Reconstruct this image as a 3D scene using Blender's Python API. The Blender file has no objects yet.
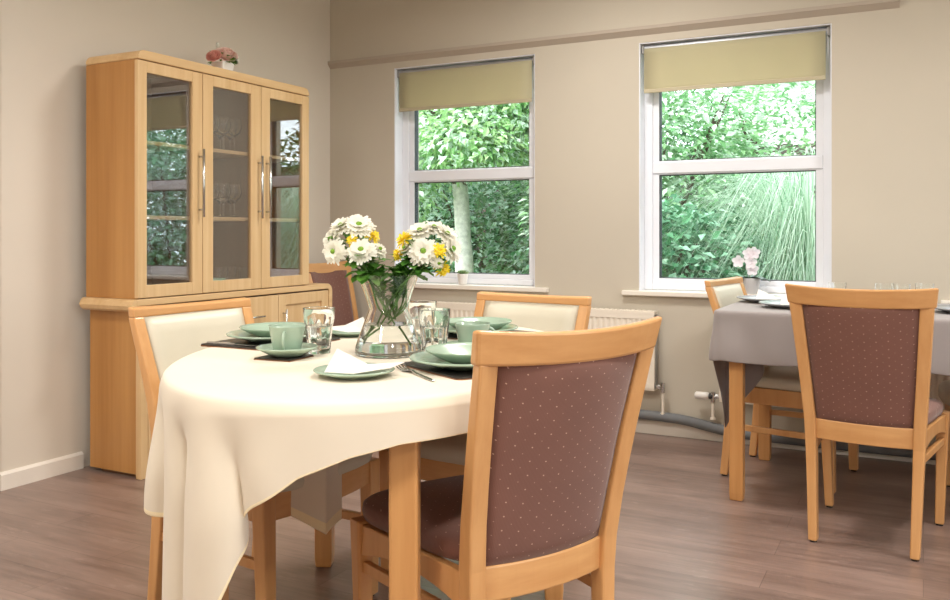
import bpy, math, random
from math import sin, cos, pi, radians, sqrt, atan2, hypot
from mathutils import Vector, Matrix, noise
random.seed(7)
scene = bpy.context.scene
COL = scene.collection

# ---------------------------------------------------------------- materials
def lin(c):
    out = []
    for v in c[:3]:
        v = v / 255.0
        out.append(v / 12.92 if v <= 0.04045 else ((v + 0.055) / 1.055) ** 2.4)
    return (out[0], out[1], out[2], 1.0)

class NT:
    def __init__(self, name):
        self.m = bpy.data.materials.new(name)
        self.m.use_nodes = True
        self.t = self.m.node_tree
        self.b = self.t.nodes.get('Principled BSDF')
        self.out = self.t.nodes.get('Material Output')
    def n(self, typ, **kw):
        nd = self.t.nodes.new(typ)
        for k, v in kw.items():
            if k.startswith('i_'):
                key = k[2:]
                key = int(key) if key.isdigit() else key.replace('_', ' ')
                nd.inputs[key].default_value = v
            else:
                setattr(nd, k, v)
        return nd
    def l(self, a, b):
        self.t.links.new(a, b)
    def math(self, op, a, b=None, c=None):
        nd = self.n('ShaderNodeMath', operation=op)
        for i, v in enumerate((a, b, c)):
            if v is None: continue
            if isinstance(v, (int, float)): nd.inputs[i].default_value = v
            else: self.l(v, nd.inputs[i])
        return nd.outputs[0]
    def mix(self, fac, a, b):
        nd = self.n('ShaderNodeMix', data_type='RGBA')
        if isinstance(fac, (int, float)): nd.inputs[0].default_value = fac
        else: self.l(fac, nd.inputs[0])
        for i, v in ((6, a), (7, b)):
            if isinstance(v, tuple): nd.inputs[i].default_value = v
            else: self.l(v, nd.inputs[i])
        return nd.outputs[2]
    def coords(self, scale=(1, 1, 1), rot=(0, 0, 0)):
        tc = self.n('ShaderNodeTexCoord')
        mp = self.n('ShaderNodeMapping')
        mp.inputs['Scale'].default_value = scale
        mp.inputs['Rotation'].default_value = rot
        self.l(tc.outputs['Object'], mp.inputs['Vector'])
        return mp.outputs[0]
    def noise(self, vec, scale=1.0, detail=4.0, rough=0.55):
        nd = self.n('ShaderNodeTexNoise')
        nd.inputs['Scale'].default_value = scale
        nd.inputs['Detail'].default_value = detail
        nd.inputs['Roughness'].default_value = rough
        self.l(vec, nd.inputs['Vector'])
        return nd.outputs[0]
    def ramp(self, fac, p0, p1):
        nd = self.n('ShaderNodeMapRange')
        nd.inputs[1].default_value = p0; nd.inputs[2].default_value = p1
        self.l(fac, nd.inputs[0])
        return nd.outputs[0]
    def bump(self, h, strength=0.1, dist=0.01):
        nd = self.n('ShaderNodeBump')
        nd.inputs['Strength'].default_value = strength
        nd.inputs['Distance'].default_value = dist
        self.l(h, nd.inputs['Height'])
        self.l(nd.outputs[0], self.b.inputs['Normal'])

def plain(name, col, rough=0.5, metal=0.0, spec=0.5, var=0.0, vscale=6.0, coat=0.0, bump=0.0, bscale=200):
    t = NT(name)
    t.b.inputs['Roughness'].default_value = rough
    t.b.inputs['Metallic'].default_value = metal
    t.b.inputs['Specular IOR Level'].default_value = spec
    t.b.inputs['Coat Weight'].default_value = coat
    c = lin(col)
    t.b.inputs['Base Color'].default_value = c
    if var > 0:
        v = t.noise(t.coords(), vscale, 3)
        d = tuple(x * (1 - var) for x in c[:3]) + (1,)
        u = tuple(min(1, x * (1 + var * .6)) for x in c[:3]) + (1,)
        t.l(t.mix(t.ramp(v, .3, .7), d, u), t.b.inputs['Base Color'])
    if bump > 0:
        t.bump(t.noise(t.coords(), bscale, 2), bump, 0.002)
    return t.m

def wood(name, light, dark, sc=(28, 28, 1.6), rough=0.38, figure=0.5, coat=0.0):
    t = NT(name)
    v = t.coords(sc)
    n1 = t.noise(v, 1.0, 5, .6)
    v2 = t.coords(tuple(s * .22 for s in sc))
    n2 = t.noise(v2, 1.0, 2, .5)
    f = t.math('ADD', t.math('MULTIPLY', t.ramp(n1, .3, .7), .45), t.math('MULTIPLY', t.ramp(n2, .3, .7), figure))
    t.l(t.mix(f, lin(light), lin(dark)), t.b.inputs['Base Color'])
    t.b.inputs['Roughness'].default_value = rough
    t.b.inputs['Coat Weight'].default_value = coat
    t.bump(n1, .04, .002)
    return t.m

def fabric_dots(name, base, dot, sp=0.036):
    t = NT(name)
    tc = t.n('ShaderNodeTexCoord')
    sep = t.n('ShaderNodeSeparateXYZ')
    t.l(tc.outputs['Object'], sep.inputs[0])
    u = sep.outputs[0]
    v = t.math('SUBTRACT', sep.outputs[2], sep.outputs[1])
    def layer(ou, ov, r):
        a = t.math('SUBTRACT', t.math('FRACT', t.math('ADD', t.math('DIVIDE', u, sp), ou)), .5)
        b = t.math('SUBTRACT', t.math('FRACT', t.math('ADD', t.math('DIVIDE', v, sp), ov)), .5)
        d = t.math('SQRT', t.math('ADD', t.math('MULTIPLY', a, a), t.math('MULTIPLY', b, b)))
        return t.math('LESS_THAN', d, r)
    m = t.math('MAXIMUM', layer(10.0, 10.0, .048), t.math('MULTIPLY', layer(10.5, 10.5, .036), .55))
    nz = t.noise(t.coords(), 9, 3)
    b = lin(base)
    lo = tuple(x * .86 for x in b[:3]) + (1,)
    hi = tuple(x * 1.1 for x in b[:3]) + (1,)
    t.l(t.mix(t.math('MULTIPLY', m, .7), t.mix(nz, lo, hi), lin(dot)), t.b.inputs['Base Color'])
    t.b.inputs['Roughness'].default_value = .8
    t.b.inputs['Sheen Weight'].default_value = .25
    rib = t.math('SINE', t.math('MULTIPLY', u, 2200))
    t.bump(rib, .12, .001)
    return t.m

def glass_solid(name, col=(1, 1, 1), ior=1.45, rough=0.0):
    t = NT(name)
    t.b.inputs['Base Color'].default_value = (*col, 1)
    t.b.inputs['Transmission Weight'].default_value = 1
    t.b.inputs['Roughness'].default_value = rough
    t.b.inputs['IOR'].default_value = ior
    return t.m

def glass_sheet(name, refl, tint=(1, 1, 1), fres=True):
    """thin flat glazing: part of the light passes straight on, part is mirrored."""
    t = NT(name)
    t.t.nodes.remove(t.b)
    tr = t.n('ShaderNodeBsdfTransparent'); tr.inputs[0].default_value = (*tint, 1)
    gl = t.n('ShaderNodeBsdfGlossy'); gl.inputs['Roughness'].default_value = 0.0
    gl.inputs[0].default_value = (1, 1, 1, 1)
    mx = t.n('ShaderNodeMixShader')
    lw = t.n('ShaderNodeLayerWeight'); lw.inputs[0].default_value = .5
    f = t.math('ADD', t.math('MULTIPLY', t.math('POWER', lw.outputs['Facing'], 3.0), .5), refl)
    t.l(f, mx.inputs[0])
    t.l(tr.outputs[0], mx.inputs[1]); t.l(gl.outputs[0], mx.inputs[2])
    t.l(mx.outputs[0], t.out.inputs[0])
    return t.m

def leafy(name, c1, c2, trans=.35, rough=.5, c3=None):
    t = NT(name)
    g = t.n('ShaderNodeNewGeometry')
    c = t.mix(g.outputs['Random Per Island'], lin(c1), lin(c2))
    if c3:
        r2 = t.math('FRACT', t.math('MULTIPLY', g.outputs['Random Per Island'], 17.3))
        c = t.mix(t.math('GREATER_THAN', r2, .6), c, lin(c3))  # pale share of the leaves is painted-in highlight
    t.l(c, t.b.inputs['Base Color'])
    t.b.inputs['Roughness'].default_value = rough
    tl = t.n('ShaderNodeBsdfTranslucent')
    t.l(c, tl.inputs[0])
    mx = t.n('ShaderNodeMixShader'); mx.inputs[0].default_value = trans
    t.l(t.b.outputs[0], mx.inputs[1]); t.l(tl.outputs[0], mx.inputs[2])
    t.l(mx.outputs[0], t.out.inputs[0])
    return t.m

def cloth_mat(name, col, weave=900, trans=.0, rough=.75, sheen=.2, bump=.08):
    t = NT(name)
    c = lin(col)
    nz = t.noise(t.coords(), 5, 3)
    t.l(t.mix(nz, tuple(x * .94 for x in c[:3]) + (1,), tuple(min(1, x * 1.05) for x in c[:3]) + (1,)), t.b.inputs['Base Color'])
    t.b.inputs['Roughness'].default_value = rough
    t.b.inputs['Sheen Weight'].default_value = sheen
    t.bump(t.noise(t.coords(), weave, 1), bump, .001)
    if trans:
        tl = t.n('ShaderNodeBsdfTranslucent'); tl.inputs[0].default_value = c
        mx = t.n('ShaderNodeMixShader'); mx.inputs[0].default_value = trans
        t.l(t.b.outputs[0], mx.inputs[1]); t.l(tl.outputs[0], mx.inputs[2])
        t.l(mx.outputs[0], t.out.inputs[0])
    return t.m

def floor_mat():
    t = NT('vinyl_plank')
    v = t.coords()
    br = t.n('ShaderNodeTexBrick')
    br.offset = .37; br.offset_frequency = 2
    br.inputs['Scale'].default_value = 1
    br.inputs['Brick Width'].default_value = 1.2
    br.inputs['Row Height'].default_value = .152
    br.inputs['Mortar Size'].default_value = .0012
    br.inputs['Mortar Smooth'].default_value = .1
    br.inputs['Color1'].default_value = (0, 0, 0, 1); br.inputs['Color2'].default_value = (1, 1, 1, 1)
    br.inputs['Mortar'].default_value = (.5, .5, .5, 1)
    t.l(v, br.inputs['Vector'])
    plank = br.outputs['Color']
    n1 = t.noise(t.coords((3.2, 42, 1)), 1, 6, .65)
    n2 = t.noise(t.coords((1.4, 9, 1)), 1, 4, .6)
    n3 = t.noise(t.coords((7, 20, 1)), 1, 5, .7)
    f = t.math('ADD', t.math('MULTIPLY', t.ramp(n1, .28, .72), .42), t.math('MULTIPLY', t.ramp(n2, .3, .7), .38))
    f = t.math('ADD', f, t.math('MULTIPLY', plank, .2))
    c = t.mix(f, lin((84, 65, 57)), lin((160, 135, 124)))
    c = t.mix(t.math('MULTIPLY', t.ramp(n3, .58, .8), .45), c, lin((186, 164, 154)))
    c = t.mix(t.math('MULTIPLY', br.outputs['Fac'], .5), c, lin((58, 44, 38)))
    t.l(c, t.b.inputs['Base Color'])
    t.l(t.math('ADD', t.math('MULTIPLY', n1, .2), .24), t.b.inputs['Roughness'])
    t.b.inputs['Specular IOR Level'].default_value = .8
    t.bump(n1, .06, .002)
    return t.m

M = {}
M['wall_l'] = plain('wall_paint_lit', (221, 213, 200), .85, spec=.2, var=.03, vscale=1.5, bump=.05, bscale=120)  # lighter tone has the window light on the left wall painted in
M['wall_w'] = plain('wall_paint_shaded', (198, 190, 175), .85, spec=.2, var=.03, vscale=1.5, bump=.05, bscale=120)  # darker than the left wall: its weaker daylight is put into the colour
M['ceil'] = plain('ceiling_white', (232, 228, 222), .9, spec=.1, var=.02)
M['trim'] = plain('gloss_white_paint', (236, 230, 220), .35, var=.03, vscale=4)
M['picture_rail'] = plain('rail_paint', (180, 168, 154), .7, var=.02)
M['upvc'] = plain('white_window_plastic', (232, 235, 242), .25, var=.015)
M['gasket'] = plain('window_gasket', (60, 64, 68), .6, var=.1)
M['floor'] = floor_mat()
M['oak'] = wood('oak_veneer', (230, 200, 154), (204, 164, 112), (34, 34, 1.3), .42, .45)
M['oak_shaded'] = wood('oak_veneer_shaded', (204, 152, 90), (172, 118, 60), (26, 26, 1.0), .42, .55)  # oak darkened for the cabinet sides, shade put into the colour
M['oak_in'] = wood('oak_inside', (138, 102, 70), (108, 76, 50), (30, 30, 1.2), .5, .4)  # dark brown wood, deepened further to paint in the dim interior
M['oak_h'] = wood('oak_veneer_edge', (226, 194, 146), (202, 160, 108), (34, 1.4, 34), .42, .45)
M['beech'] = wood('beech_stained', (220, 170, 114), (194, 138, 82), (40, 40, 3.0), .35, .45, .1)
M['beech_h'] = wood('beech_stained_rail', (220, 170, 114), (192, 136, 80), (3.0, 40, 40), .35, .45, .1)
M['beech_t'] = wood('beech_table', (212, 160, 102), (186, 130, 74), (36, 36, 2.2), .35, .45, .1)
M['maroon'] = fabric_dots('maroon_pin_dot_fabric', (120, 80, 68), (214, 180, 160))
M['vinyl'] = plain('cream_vinyl', (208, 202, 183), .42, spec=.45, var=.03, vscale=8, bump=.08, bscale=300)
M['glide'] = plain('black_glide', (28, 26, 25), .6, var=.1)
M['chrome'] = plain('brushed_chrome', (206, 206, 204), .22, 1.0, var=.03)
M['steel'] = plain('cutlery_steel', (190, 190, 190), .18, 1.0, var=.03)
M['door_glass'] = glass_sheet('cabinet_glass', .13, (.90, .90, .90))
M['pane'] = glass_sheet('window_glass', .02, (.98, 1.0, .995))
M['glass'] = glass_solid('clear_glass', (.985, 1, .995), 1.45)
M['water'] = glass_solid('water', (.985, 1, .995), 1.33)
M['cream_cloth'] = cloth_mat('cream_tablecloth', (224, 213, 194))
M['hem'] = cloth_mat('cream_hem_stitching', (244, 228, 190), 300, bump=.3)
M['grey_cloth'] = cloth_mat('grey_tablecloth', (146, 138, 136))
M['green'] = plain('celadon_ceramic', (160, 182, 162), .22, spec=.5, var=.03, vscale=20, coat=.3)
M['napkin'] = cloth_mat('paper_napkin', (234, 232, 226), 700, .1)
M['mat_black'] = plain('black_placemat', (38, 33, 32), .35, var=.1, bump=.15, bscale=500)
M['mat_edge'] = plain('placemat_cork', (132, 88, 56), .7, var=.15, vscale=60)
M['grey_plate'] = plain('grey_plate', (150, 154, 158), .25, var=.03)
M['blind'] = cloth_mat('roller_blind_fabric', (214, 206, 172), 500, .38)
M['blind_bar'] = plain('blind_bar', (186, 176, 148), .6, var=.03)
M['alu'] = plain('blind_tube_aluminium', (196, 200, 206), .28, .9, var=.03)
M['radiator'] = plain('radiator_enamel', (238, 230, 216), .35, var=.02)
M['rad_grey'] = plain('radiator_end_grey', (150, 150, 148), .45, var=.04)
M['pipe_grey'] = plain('grey_pipe_lagging', (112, 114, 116), .65, var=.08, vscale=14)
M['pipe_white'] = plain('painted_pipe', (230, 222, 208), .4, var=.03)
M['pot_white'] = plain('white_ceramic_pot', (236, 234, 230), .3, var=.02)
M['pot_grey'] = plain('pale_ceramic_pot', (196, 196, 198), .35, var=.03)
M['soil'] = plain('soil', (66, 50, 38), .95, var=.3, vscale=90)
M['petal_w'] = leafy('white_petals', (250, 248, 238), (240, 238, 226), .3, .6)
M['petal_y'] = leafy('yellow_petals', (252, 232, 70), (246, 220, 40), .3, .6)
M['eye_g'] = plain('flower_eye_green', (116, 158, 40), .7, var=.2, vscale=300, bump=.5, bscale=900)
M['eye_y'] = plain('flower_eye_gold', (236, 208, 60), .7, var=.2, vscale=300)
M['stem'] = plain('flower_stem', (92, 132, 56), .5, var=.15, vscale=40)
M['fleaf'] = leafy('bouquet_leaves', (66, 122, 44), (116, 168, 72), .35, .45)
M['rose'] = leafy('rose_petals', (253, 236, 228), (250, 222, 212), .5, .6)
M['coral'] = leafy('coral_petals', (246, 206, 194), (242, 188, 174), .5, .6)
M['sleaf'] = leafy('succulent_leaves', (112, 150, 96), (150, 168, 110), .1, .5)
M['oleaf'] = leafy('orchid_leaves', (64, 84, 72), (84, 104, 88), .1, .35)
M['orchid'] = leafy('orchid_petals', (250, 246, 248), (240, 232, 238), .35, .6)
M['leaf_tree'] = leafy('tree_leaves', (134, 182, 118), (188, 216, 162), .45, .4, (220, 236, 222))
M['leaf_ivy'] = leafy('ivy_leaves', (98, 148, 104), (166, 202, 162), .3, .26, (222, 238, 228))
M['leaf_laurel'] = leafy('laurel_leaves', (56, 112, 78), (104, 164, 120), .3, .28, (160, 204, 176))
M['leaf_lime'] = leafy('lime_shrub_leaves', (104, 160, 106), (160, 200, 146), .4, .4, (214, 232, 212))
M['leaf_dark'] = leafy('hedge_leaves', (40, 84, 48), (84, 132, 78), .3, .45)
M['grass_blade'] = leafy('pampas_blades', (122, 166, 130), (226, 240, 224), .4, .45)
M['bark_pale'] = plain('pale_bark', (214, 210, 200), .85, var=.25, vscale=22, bump=.4, bscale=40)
M['bark_dark'] = plain('dark_bark', (92, 78, 66), .9, var=.25, vscale=20, bump=.4, bscale=40)
M['lawn'] = plain('garden_ground', (96, 118, 70), .95, var=.3, vscale=8)
M['fence'] = wood('fence_boards', (84, 78, 68), (58, 54, 48), (8, 8, 1), .8)
M['render'] = plain('house_render', (226, 226, 222), .9, var=.04, vscale=2)
M['slate'] = plain('roof_slate', (122, 126, 132), .8, var=.12, vscale=6)
M['black'] = plain('dark_collar', (40, 40, 42), .5, var=.1)

# ---------------------------------------------------------------- mesh helpers
class MB:
    def __init__(self):
        self.v = []; self.f = []; self.mi = []
    def add(self, vs, fs, mi=0):
        o = len(self.v)
        self.v.extend([tuple(p) for p in vs])
        for f in fs:
            self.f.append(tuple(i + o for i in f)); self.mi.append(mi)
        return self
    def box(self, x0, x1, y0, y1, z0, z1, mi=0):
        vs = [(x0,y0,z0),(x1,y0,z0),(x1,y1,z0),(x0,y1,z0),(x0,y0,z1),(x1,y0,z1),(x1,y1,z1),(x0,y1,z1)]
        fs = [(0,3,2,1),(4,5,6,7),(0,1,5,4),(1,2,6,5),(2,3,7,6),(3,0,4,7)]
        return self.add(vs, fs, mi)
    def loft(self, loops, cap=True, mi=0, closed=True):
        n = len(loops[0]); vs = [p for L in loops for p in L]; fs = []
        for i in range(len(loops) - 1):
            for j in range(n if closed else n - 1):
                a = i * n + j; b = i * n + (j + 1) % n
                fs.append((a, b, b + n, a + n))
        if cap and closed:
            fs.append(tuple(reversed(range(n))))
            fs.append(tuple(range((len(loops) - 1) * n, len(loops) * n)))
        return self.add(vs, fs, mi)
    def bar(self, secs, mi=0):
        """secs: (x, y, z, wx, wy) rectangular sections stacked in z"""
        L = [[(x-a/2,y-b/2,z),(x+a/2,y-b/2,z),(x+a/2,y+b/2,z),(x-a/2,y+b/2,z)] for x,y,z,a,b in secs]
        return self.loft(L, mi=mi)
    def lathe(self, prof, n=40, c=(0,0,0), mi=0, capb=True, capt=False, lobes=None):
        L = []
        for k, (r, z) in enumerate(prof):
            row = []
            for i in range(n):
                a = 2*pi*i/n
                rr = r
                if lobes: rr = r * lobes(k, a)
                row.append((c[0]+rr*cos(a), c[1]+rr*sin(a), c[2]+z))
            L.append(row)
        vs = [p for R in L for p in R]; fs = []
        for i in range(len(L)-1):
            for j in range(n):
                a = i*n+j; b = i*n+(j+1) % n
                fs.append((a, b, b+n, a+n))
        if capb: fs.append(tuple(reversed(range(n))))
        if capt: fs.append(tuple(range((len(L)-1)*n, len(L)*n)))
        return self.add(vs, fs, mi)
    def tube(self, pts, r, n=8, mi=0, cap=True):
        pts = [Vector(p) for p in pts]
        loops = []; up = None
        for i, p in enumerate(pts):
            t = (pts[min(i+1, len(pts)-1)] - pts[max(i-1, 0)]).normalized()
            if up is None:
                up = t.orthogonal().normalized()
            up = (up - t * up.dot(t)).normalized()
            w = t.cross(up)
            rr = r[i] if isinstance(r, (list, tuple)) else r
            loops.append([tuple(p + up*rr*cos(2*pi*k/n) + w*rr*sin(2*pi*k/n)) for k in range(n)])
        return self.loft(loops, cap, mi)
    def grid(self, rows, mi=0, wrap=False):
        n = len(rows[0]); vs = [p for R in rows for p in R]; fs = []
        for i in range(len(rows)-1):
            for j in range(n if wrap else n-1):
                a = i*n+j; b = i*n+(j+1) % n
                fs.append((a, b, b+n, a+n))
        return self.add(vs, fs, mi)
    def leaf(self, p, d, nrm, ln, wd, mi=0, fold=.18):
        d = d.normalized(); s = d.cross(nrm)
        if s.length < 1e-4: s = d.orthogonal()
        s.normalize(); n2 = s.cross(d)
        a = p; m = p + d*ln*.45 - n2*wd*fold*.0; tip = p + d*ln - n2*ln*.12
        l = p + d*ln*.42 + s*wd*.5 + n2*wd*fold; r = p + d*ln*.42 - s*wd*.5 + n2*wd*fold
        return self.add([a, r, tip, l], [(0,1,2),(0,2,3)], mi)
    def build(self, name, mat, parent=None, smooth=False, bevel=0, subsurf=0, solid=0, loc=None, rot=None, auto=None):
        me = bpy.data.meshes.new(name)
        me.from_pydata(self.v, [], self.f)
        mats = mat if isinstance(mat, (list, tuple)) else [mat]
        for m in mats: me.materials.append(m)
        if len(mats) > 1: me.polygons.foreach_set('material_index', self.mi)
        if smooth: me.polygons.foreach_set('use_smooth', [True]*len(self.f))
        me.update()
        o = bpy.data.objects.new(name, me); COL.objects.link(o)
        if parent is not None: o.parent = parent
        if loc: o.location = loc
        if rot: o.rotation_euler = rot
        if solid:
            md = o.modifiers.new('thick', 'SOLIDIFY'); md.thickness = solid; md.offset = -1
        if bevel:
            md = o.modifiers.new('edge', 'BEVEL'); md.width = bevel; md.segments = 2; md.limit_method = 'ANGLE'
            md.angle_limit = radians(40)
            md.harden_normals = False
        if subsurf:
            md = o.modifiers.new('sub', 'SUBSURF'); md.levels = subsurf; md.render_levels = subsurf
        if auto:
            me.polygons.foreach_set('use_smooth', [True]*len(self.f))
            md = o.modifiers.new('ws', 'WEIGHTED_NORMAL'); md.keep_sharp = True
            for e in me.edges: pass
        return o

def tag(o, label=None, cat=None, group=None, kind=None):
    if label: o['label'] = label
    if cat: o['category'] = cat
    if group: o['group'] = group
    if kind: o['kind'] = kind
    return o

def thing(name, label, cat, loc=(0,0,0), rz=0.0, group=None):
    o = bpy.data.objects.new(name, None); COL.objects.link(o)
    o.empty_display_size = .05
    o.location = loc; o.rotation_euler = (0, 0, rz)
    return tag(o, label, cat, group)

def kids(o):
    return [c for c in list(bpy.data.objects) if c.parent == o]

def copy_tree(o, parent=None):
    c = o.copy(); COL.objects.link(c)
    if parent is not None: c.parent = parent
    for ch in kids(o): copy_tree(ch, c)
    return c

def place_copy(o, loc, rz, label, group=None):
    c = copy_tree(o)
    c.location = loc; c.rotation_euler = (0, 0, rz)
    c['label'] = label
    if group: c['group'] = group
    return c

def struct(name, mb, mat, **kw):
    return tag(mb.build(name, mat, **kw), kind='structure')

def V(*a): return Vector(a)

# ---------------------------------------------------------------- room
LX, WY = -3.44, 4.58          # left wall plane, window wall plane
RX, BY, CH = 2.9, -2.4, 2.78
T = .768                       # top of a dressed table

WIN = [(-2.945, -1.985), (-1.372, -.40), (.16, 1.13)]
WZ0, WZ1 = .768, 2.112

struct('floor', MB().box(LX-.2, RX+.2, BY-.2, WY+.3, -.1, 0), M['floor'])
struct('ceiling', MB().box(LX-.2, RX+.2, BY-.2, WY+.3, CH, CH+.1), M['ceil'])
struct('wall_left', MB().box(LX-.2, LX, BY-.2, WY+.3, 0, CH), M['wall_l'])
QY0, QY1, QZ0, QZ1 = -.4, 2.6, .75, 2.2  # opening for an added, unseen window that lets in fill light
mb = MB(); mb.box(RX, RX+.2, BY-.2, QY0, 0, CH); mb.box(RX, RX+.2, QY1, WY+.3, 0, CH); mb.box(RX, RX+.2, QY0, QY1, 0, QZ0); mb.box(RX, RX+.2, QY0, QY1, QZ1, CH)
struct('wall_right', mb, M['wall_l'])
mb = MB(); q = .06
for y in (QY0, QY0+.98, QY0+1.96, QY1-q): mb.box(RX+.08, RX+.14, y, y+q, QZ0, QZ1)
mb.box(RX+.08, RX+.14, QY0+q, QY1-q, QZ0, QZ0+q); mb.box(RX+.08, RX+.14, QY0+q, QY1-q, QZ1-q, QZ1)
struct('window_4', mb, M['upvc'], bevel=.006)  # added window frame, out of view, for extra daylight
struct('wall_back', MB().box(LX, RX, BY-.2, BY, 0, CH), M['wall_l'])
mb = MB()
xs = [LX] + [x for w in WIN for x in w] + [RX]
y0, y1 = WY, WY + .30
for i in range(0, len(xs), 2):
    mb.box(xs[i], xs[i+1], y0, y1, 0, CH)
for a, b in WIN:
    mb.box(a, b, y0, y1, 0, WZ0-.026); mb.box(a, b, y0, y1, WZ1, CH)
struct('wall_window', mb, M['wall_w'])
# shallow rail along the top of the window wall
mb = MB()
prof = [(0, 2.150), (-.020, 2.172), (-.026, 2.178), (-.026, 2.196), (0, 2.203)]
mb.loft([[(x, WY+p, z) for p, z in prof] for x in (LX, -.10)])
struct('trim_1', mb, M['picture_rail'])
# skirtings
mb = MB(); mb.loft([[(LX, y, 0), (LX+.016, y, 0), (LX+.016, y, .064), (LX+.006, y, .075), (LX, y, .075)] for y in (2.30, 2.70)])
struct('baseboard_left', mb, M['trim'])
mb = MB(); mb.loft([[(x, WY, 0), (x, WY-.016, 0), (x, WY-.016, .066), (x, WY-.006, .077), (x, WY, .077)] for x in (LX, RX)])
struct('baseboard_window', mb, M['trim'])
# door frame at the very edge of the picture, with its door
mb = MB(); mb.box(LX, LX+.012, 2.225, 2.298, 0, 1.98); mb.box(LX, LX+.012, 1.33, 1.40, 0, 1.98); mb.box(LX, LX+.012, 1.33, 2.298, 1.9805, 2.05)
struct('trim_2', mb, M['trim'], bevel=.004)
struct('door_1', MB().box(LX, LX+.006, 1.40, 2.225, .006, 1.98), M['trim'])

def window(n, a, b):
    fy0, fy1 = 4.672, 4.735          # frame depth
    # reveal lining (white)
    w = tag(bpy.data.objects.new('window_%d' % n, None), kind='structure'); COL.objects.link(w)
    w.location = ((a+b)/2, WY+.1, WZ0)
    def P(name, mb, mat, **kw):
        o = mb.build(name, mat, w, **kw)
        o.matrix_parent_inverse = Matrix.Translation(-Vector(w.location))
        return o
    mb = MB(); t = .006
    mb.box(a, a+t, WY+.004, fy0, WZ0, WZ1); mb.box(b-t, b, WY+.004, fy0, WZ0, WZ1); mb.box(a+t, b-t, WY+.004, fy0, WZ1-t, WZ1)
    P('window_reveal', mb, M['upvc'])
    # outer frame
    fw = .048; mb = MB()
    A, B = a+.001, b-.001
    mb.box(A, A+fw, fy0, fy1, WZ0, WZ1-.001); mb.box(B-fw, B, fy0, fy1, WZ0, WZ1-.001)
    mb.box(A+fw, B-fw, fy0, fy1, WZ0, WZ0+.036); mb.box(A+fw, B-fw, fy0, fy1, WZ1-fw, WZ1-.001)
    P('window_frame', mb, M['upvc'], bevel=.005)
    # transom
    mb = MB(); mb.box(A+fw, B-fw, fy0+.004, fy1, 1.405, 1.470)
    P('window_transom', mb, M['upvc'], bevel=.005)
    # glazing beads round each light
    bw = .034; gz0, gz1 = WZ0+.036, WZ1-fw
    gx0, gx1 = A+fw, B-fw
    mb = MB(); y2, y3 = fy0+.012, fy1-.004
    for z0, z1, ww in ((gz0, 1.405, bw), (1.470, gz1, bw)):
        mb.box(gx0, gx0+ww, y2, y3, z0, z1); mb.box(gx1-ww, gx1, y2, y3, z0, z1)
        mb.box(gx0+ww, gx1-ww, y2, y3, z0, z0+(.028 if z0 == gz0 else .004)); mb.box(gx0+ww, gx1-ww, y2, y3, z1-.006, z1)
    P('window_bead', mb, M['upvc'], bevel=.003)
    mb = MB(); g = .004
    for z0, z1 in ((gz0+.028, 1.399), (1.474, gz1-.006)):
        x0, x1 = gx0+bw, gx1-bw
        mb.box(x0, x0+g, y2+.006, y3, z0, z1); mb.box(x1-g, x1, y2+.006, y3, z0, z1)
        mb.box(x0+g, x1-g, y2+.006, y3, z0, z0+g); mb.box(x0+g, x1-g, y2+.006, y3, z1-g, z1)
    P('window_gasket', mb, M['gasket'])
    for z0, z1 in ((gz0+.032, 1.395), (1.478, gz1-.010)):
        P('window_pane', MB().box(gx0+bw+.004, gx1-bw-.004, 4.705, 4.709, z0, z1), M['pane'])
    # sill board
    mb = MB(); mb.box(a-.088, b+.088, WY-.032, WY, WZ0-.026, WZ0); mb.box(a, b, WY, fy0, WZ0-.026, WZ0)
    P('window_sill', mb, M['trim'], bevel=.004)
    return w
for i, (a, b) in enumerate(WIN): window(i+1, a, b)

def roller_blind(a, b, label, zb=1.842):
    t = thing('roller_blind', label, 'blind', ((a+b)/2, 4.622, WZ1), 0, 'roller blinds half lowered at the windows')
    w = (b-a)/2
    zb -= WZ1
    mb = MB(); mb.tube([(-w+.022, 0, -.026), (w-.022, 0, -.026)], .017, 20)
    mb.build('roller_tube', M['alu'], t, smooth=False)
    mb = MB()
    rows = []
    for i in range(9):
        z = -.030 + (zb+.030)*i/8
        rows.append([(-w+.022+(2*w-.052)*k/10, -.0165+.0010*sin(i*.9+k*.4), z) for k in range(11)])
    mb.grid(rows)
    f = mb.build('blind_fabric', M['blind'], t, smooth=True, solid=.0015)
    mb = MB(); mb.box(-w+.022, w-.030, -.0205, -.0125, zb-.002, zb+.020)
    mb.build('bottom_bar', M['blind_bar'], t, bevel=.003)
    for s in (-1, 1):
        mb = MB(); mb.box(s*(w-.016)-.006, s*(w-.016)+.006, -.022, .022, -.056, -.007)
        mb.build('bracket', M['rad_grey'], t, bevel=.002)
    mb = MB(); mb.tube([(w-.020, -.012, -.05), (w-.019, -.010, -.15)], .0022, 6)
    mb.build('cord', M['upvc'], t)
    return t
roller_blind(*WIN[0], 'beige roller blind half down over the window behind the flower vase')
roller_blind(*WIN[1], 'beige roller blind half down over the window with the orchid')
roller_blind(*WIN[2], 'beige roller blind over the window beyond the right table')

# ---------------------------------------------------------------- chairs
def quad(x, y, z, a, b): return (x, y, z, a, b)

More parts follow.
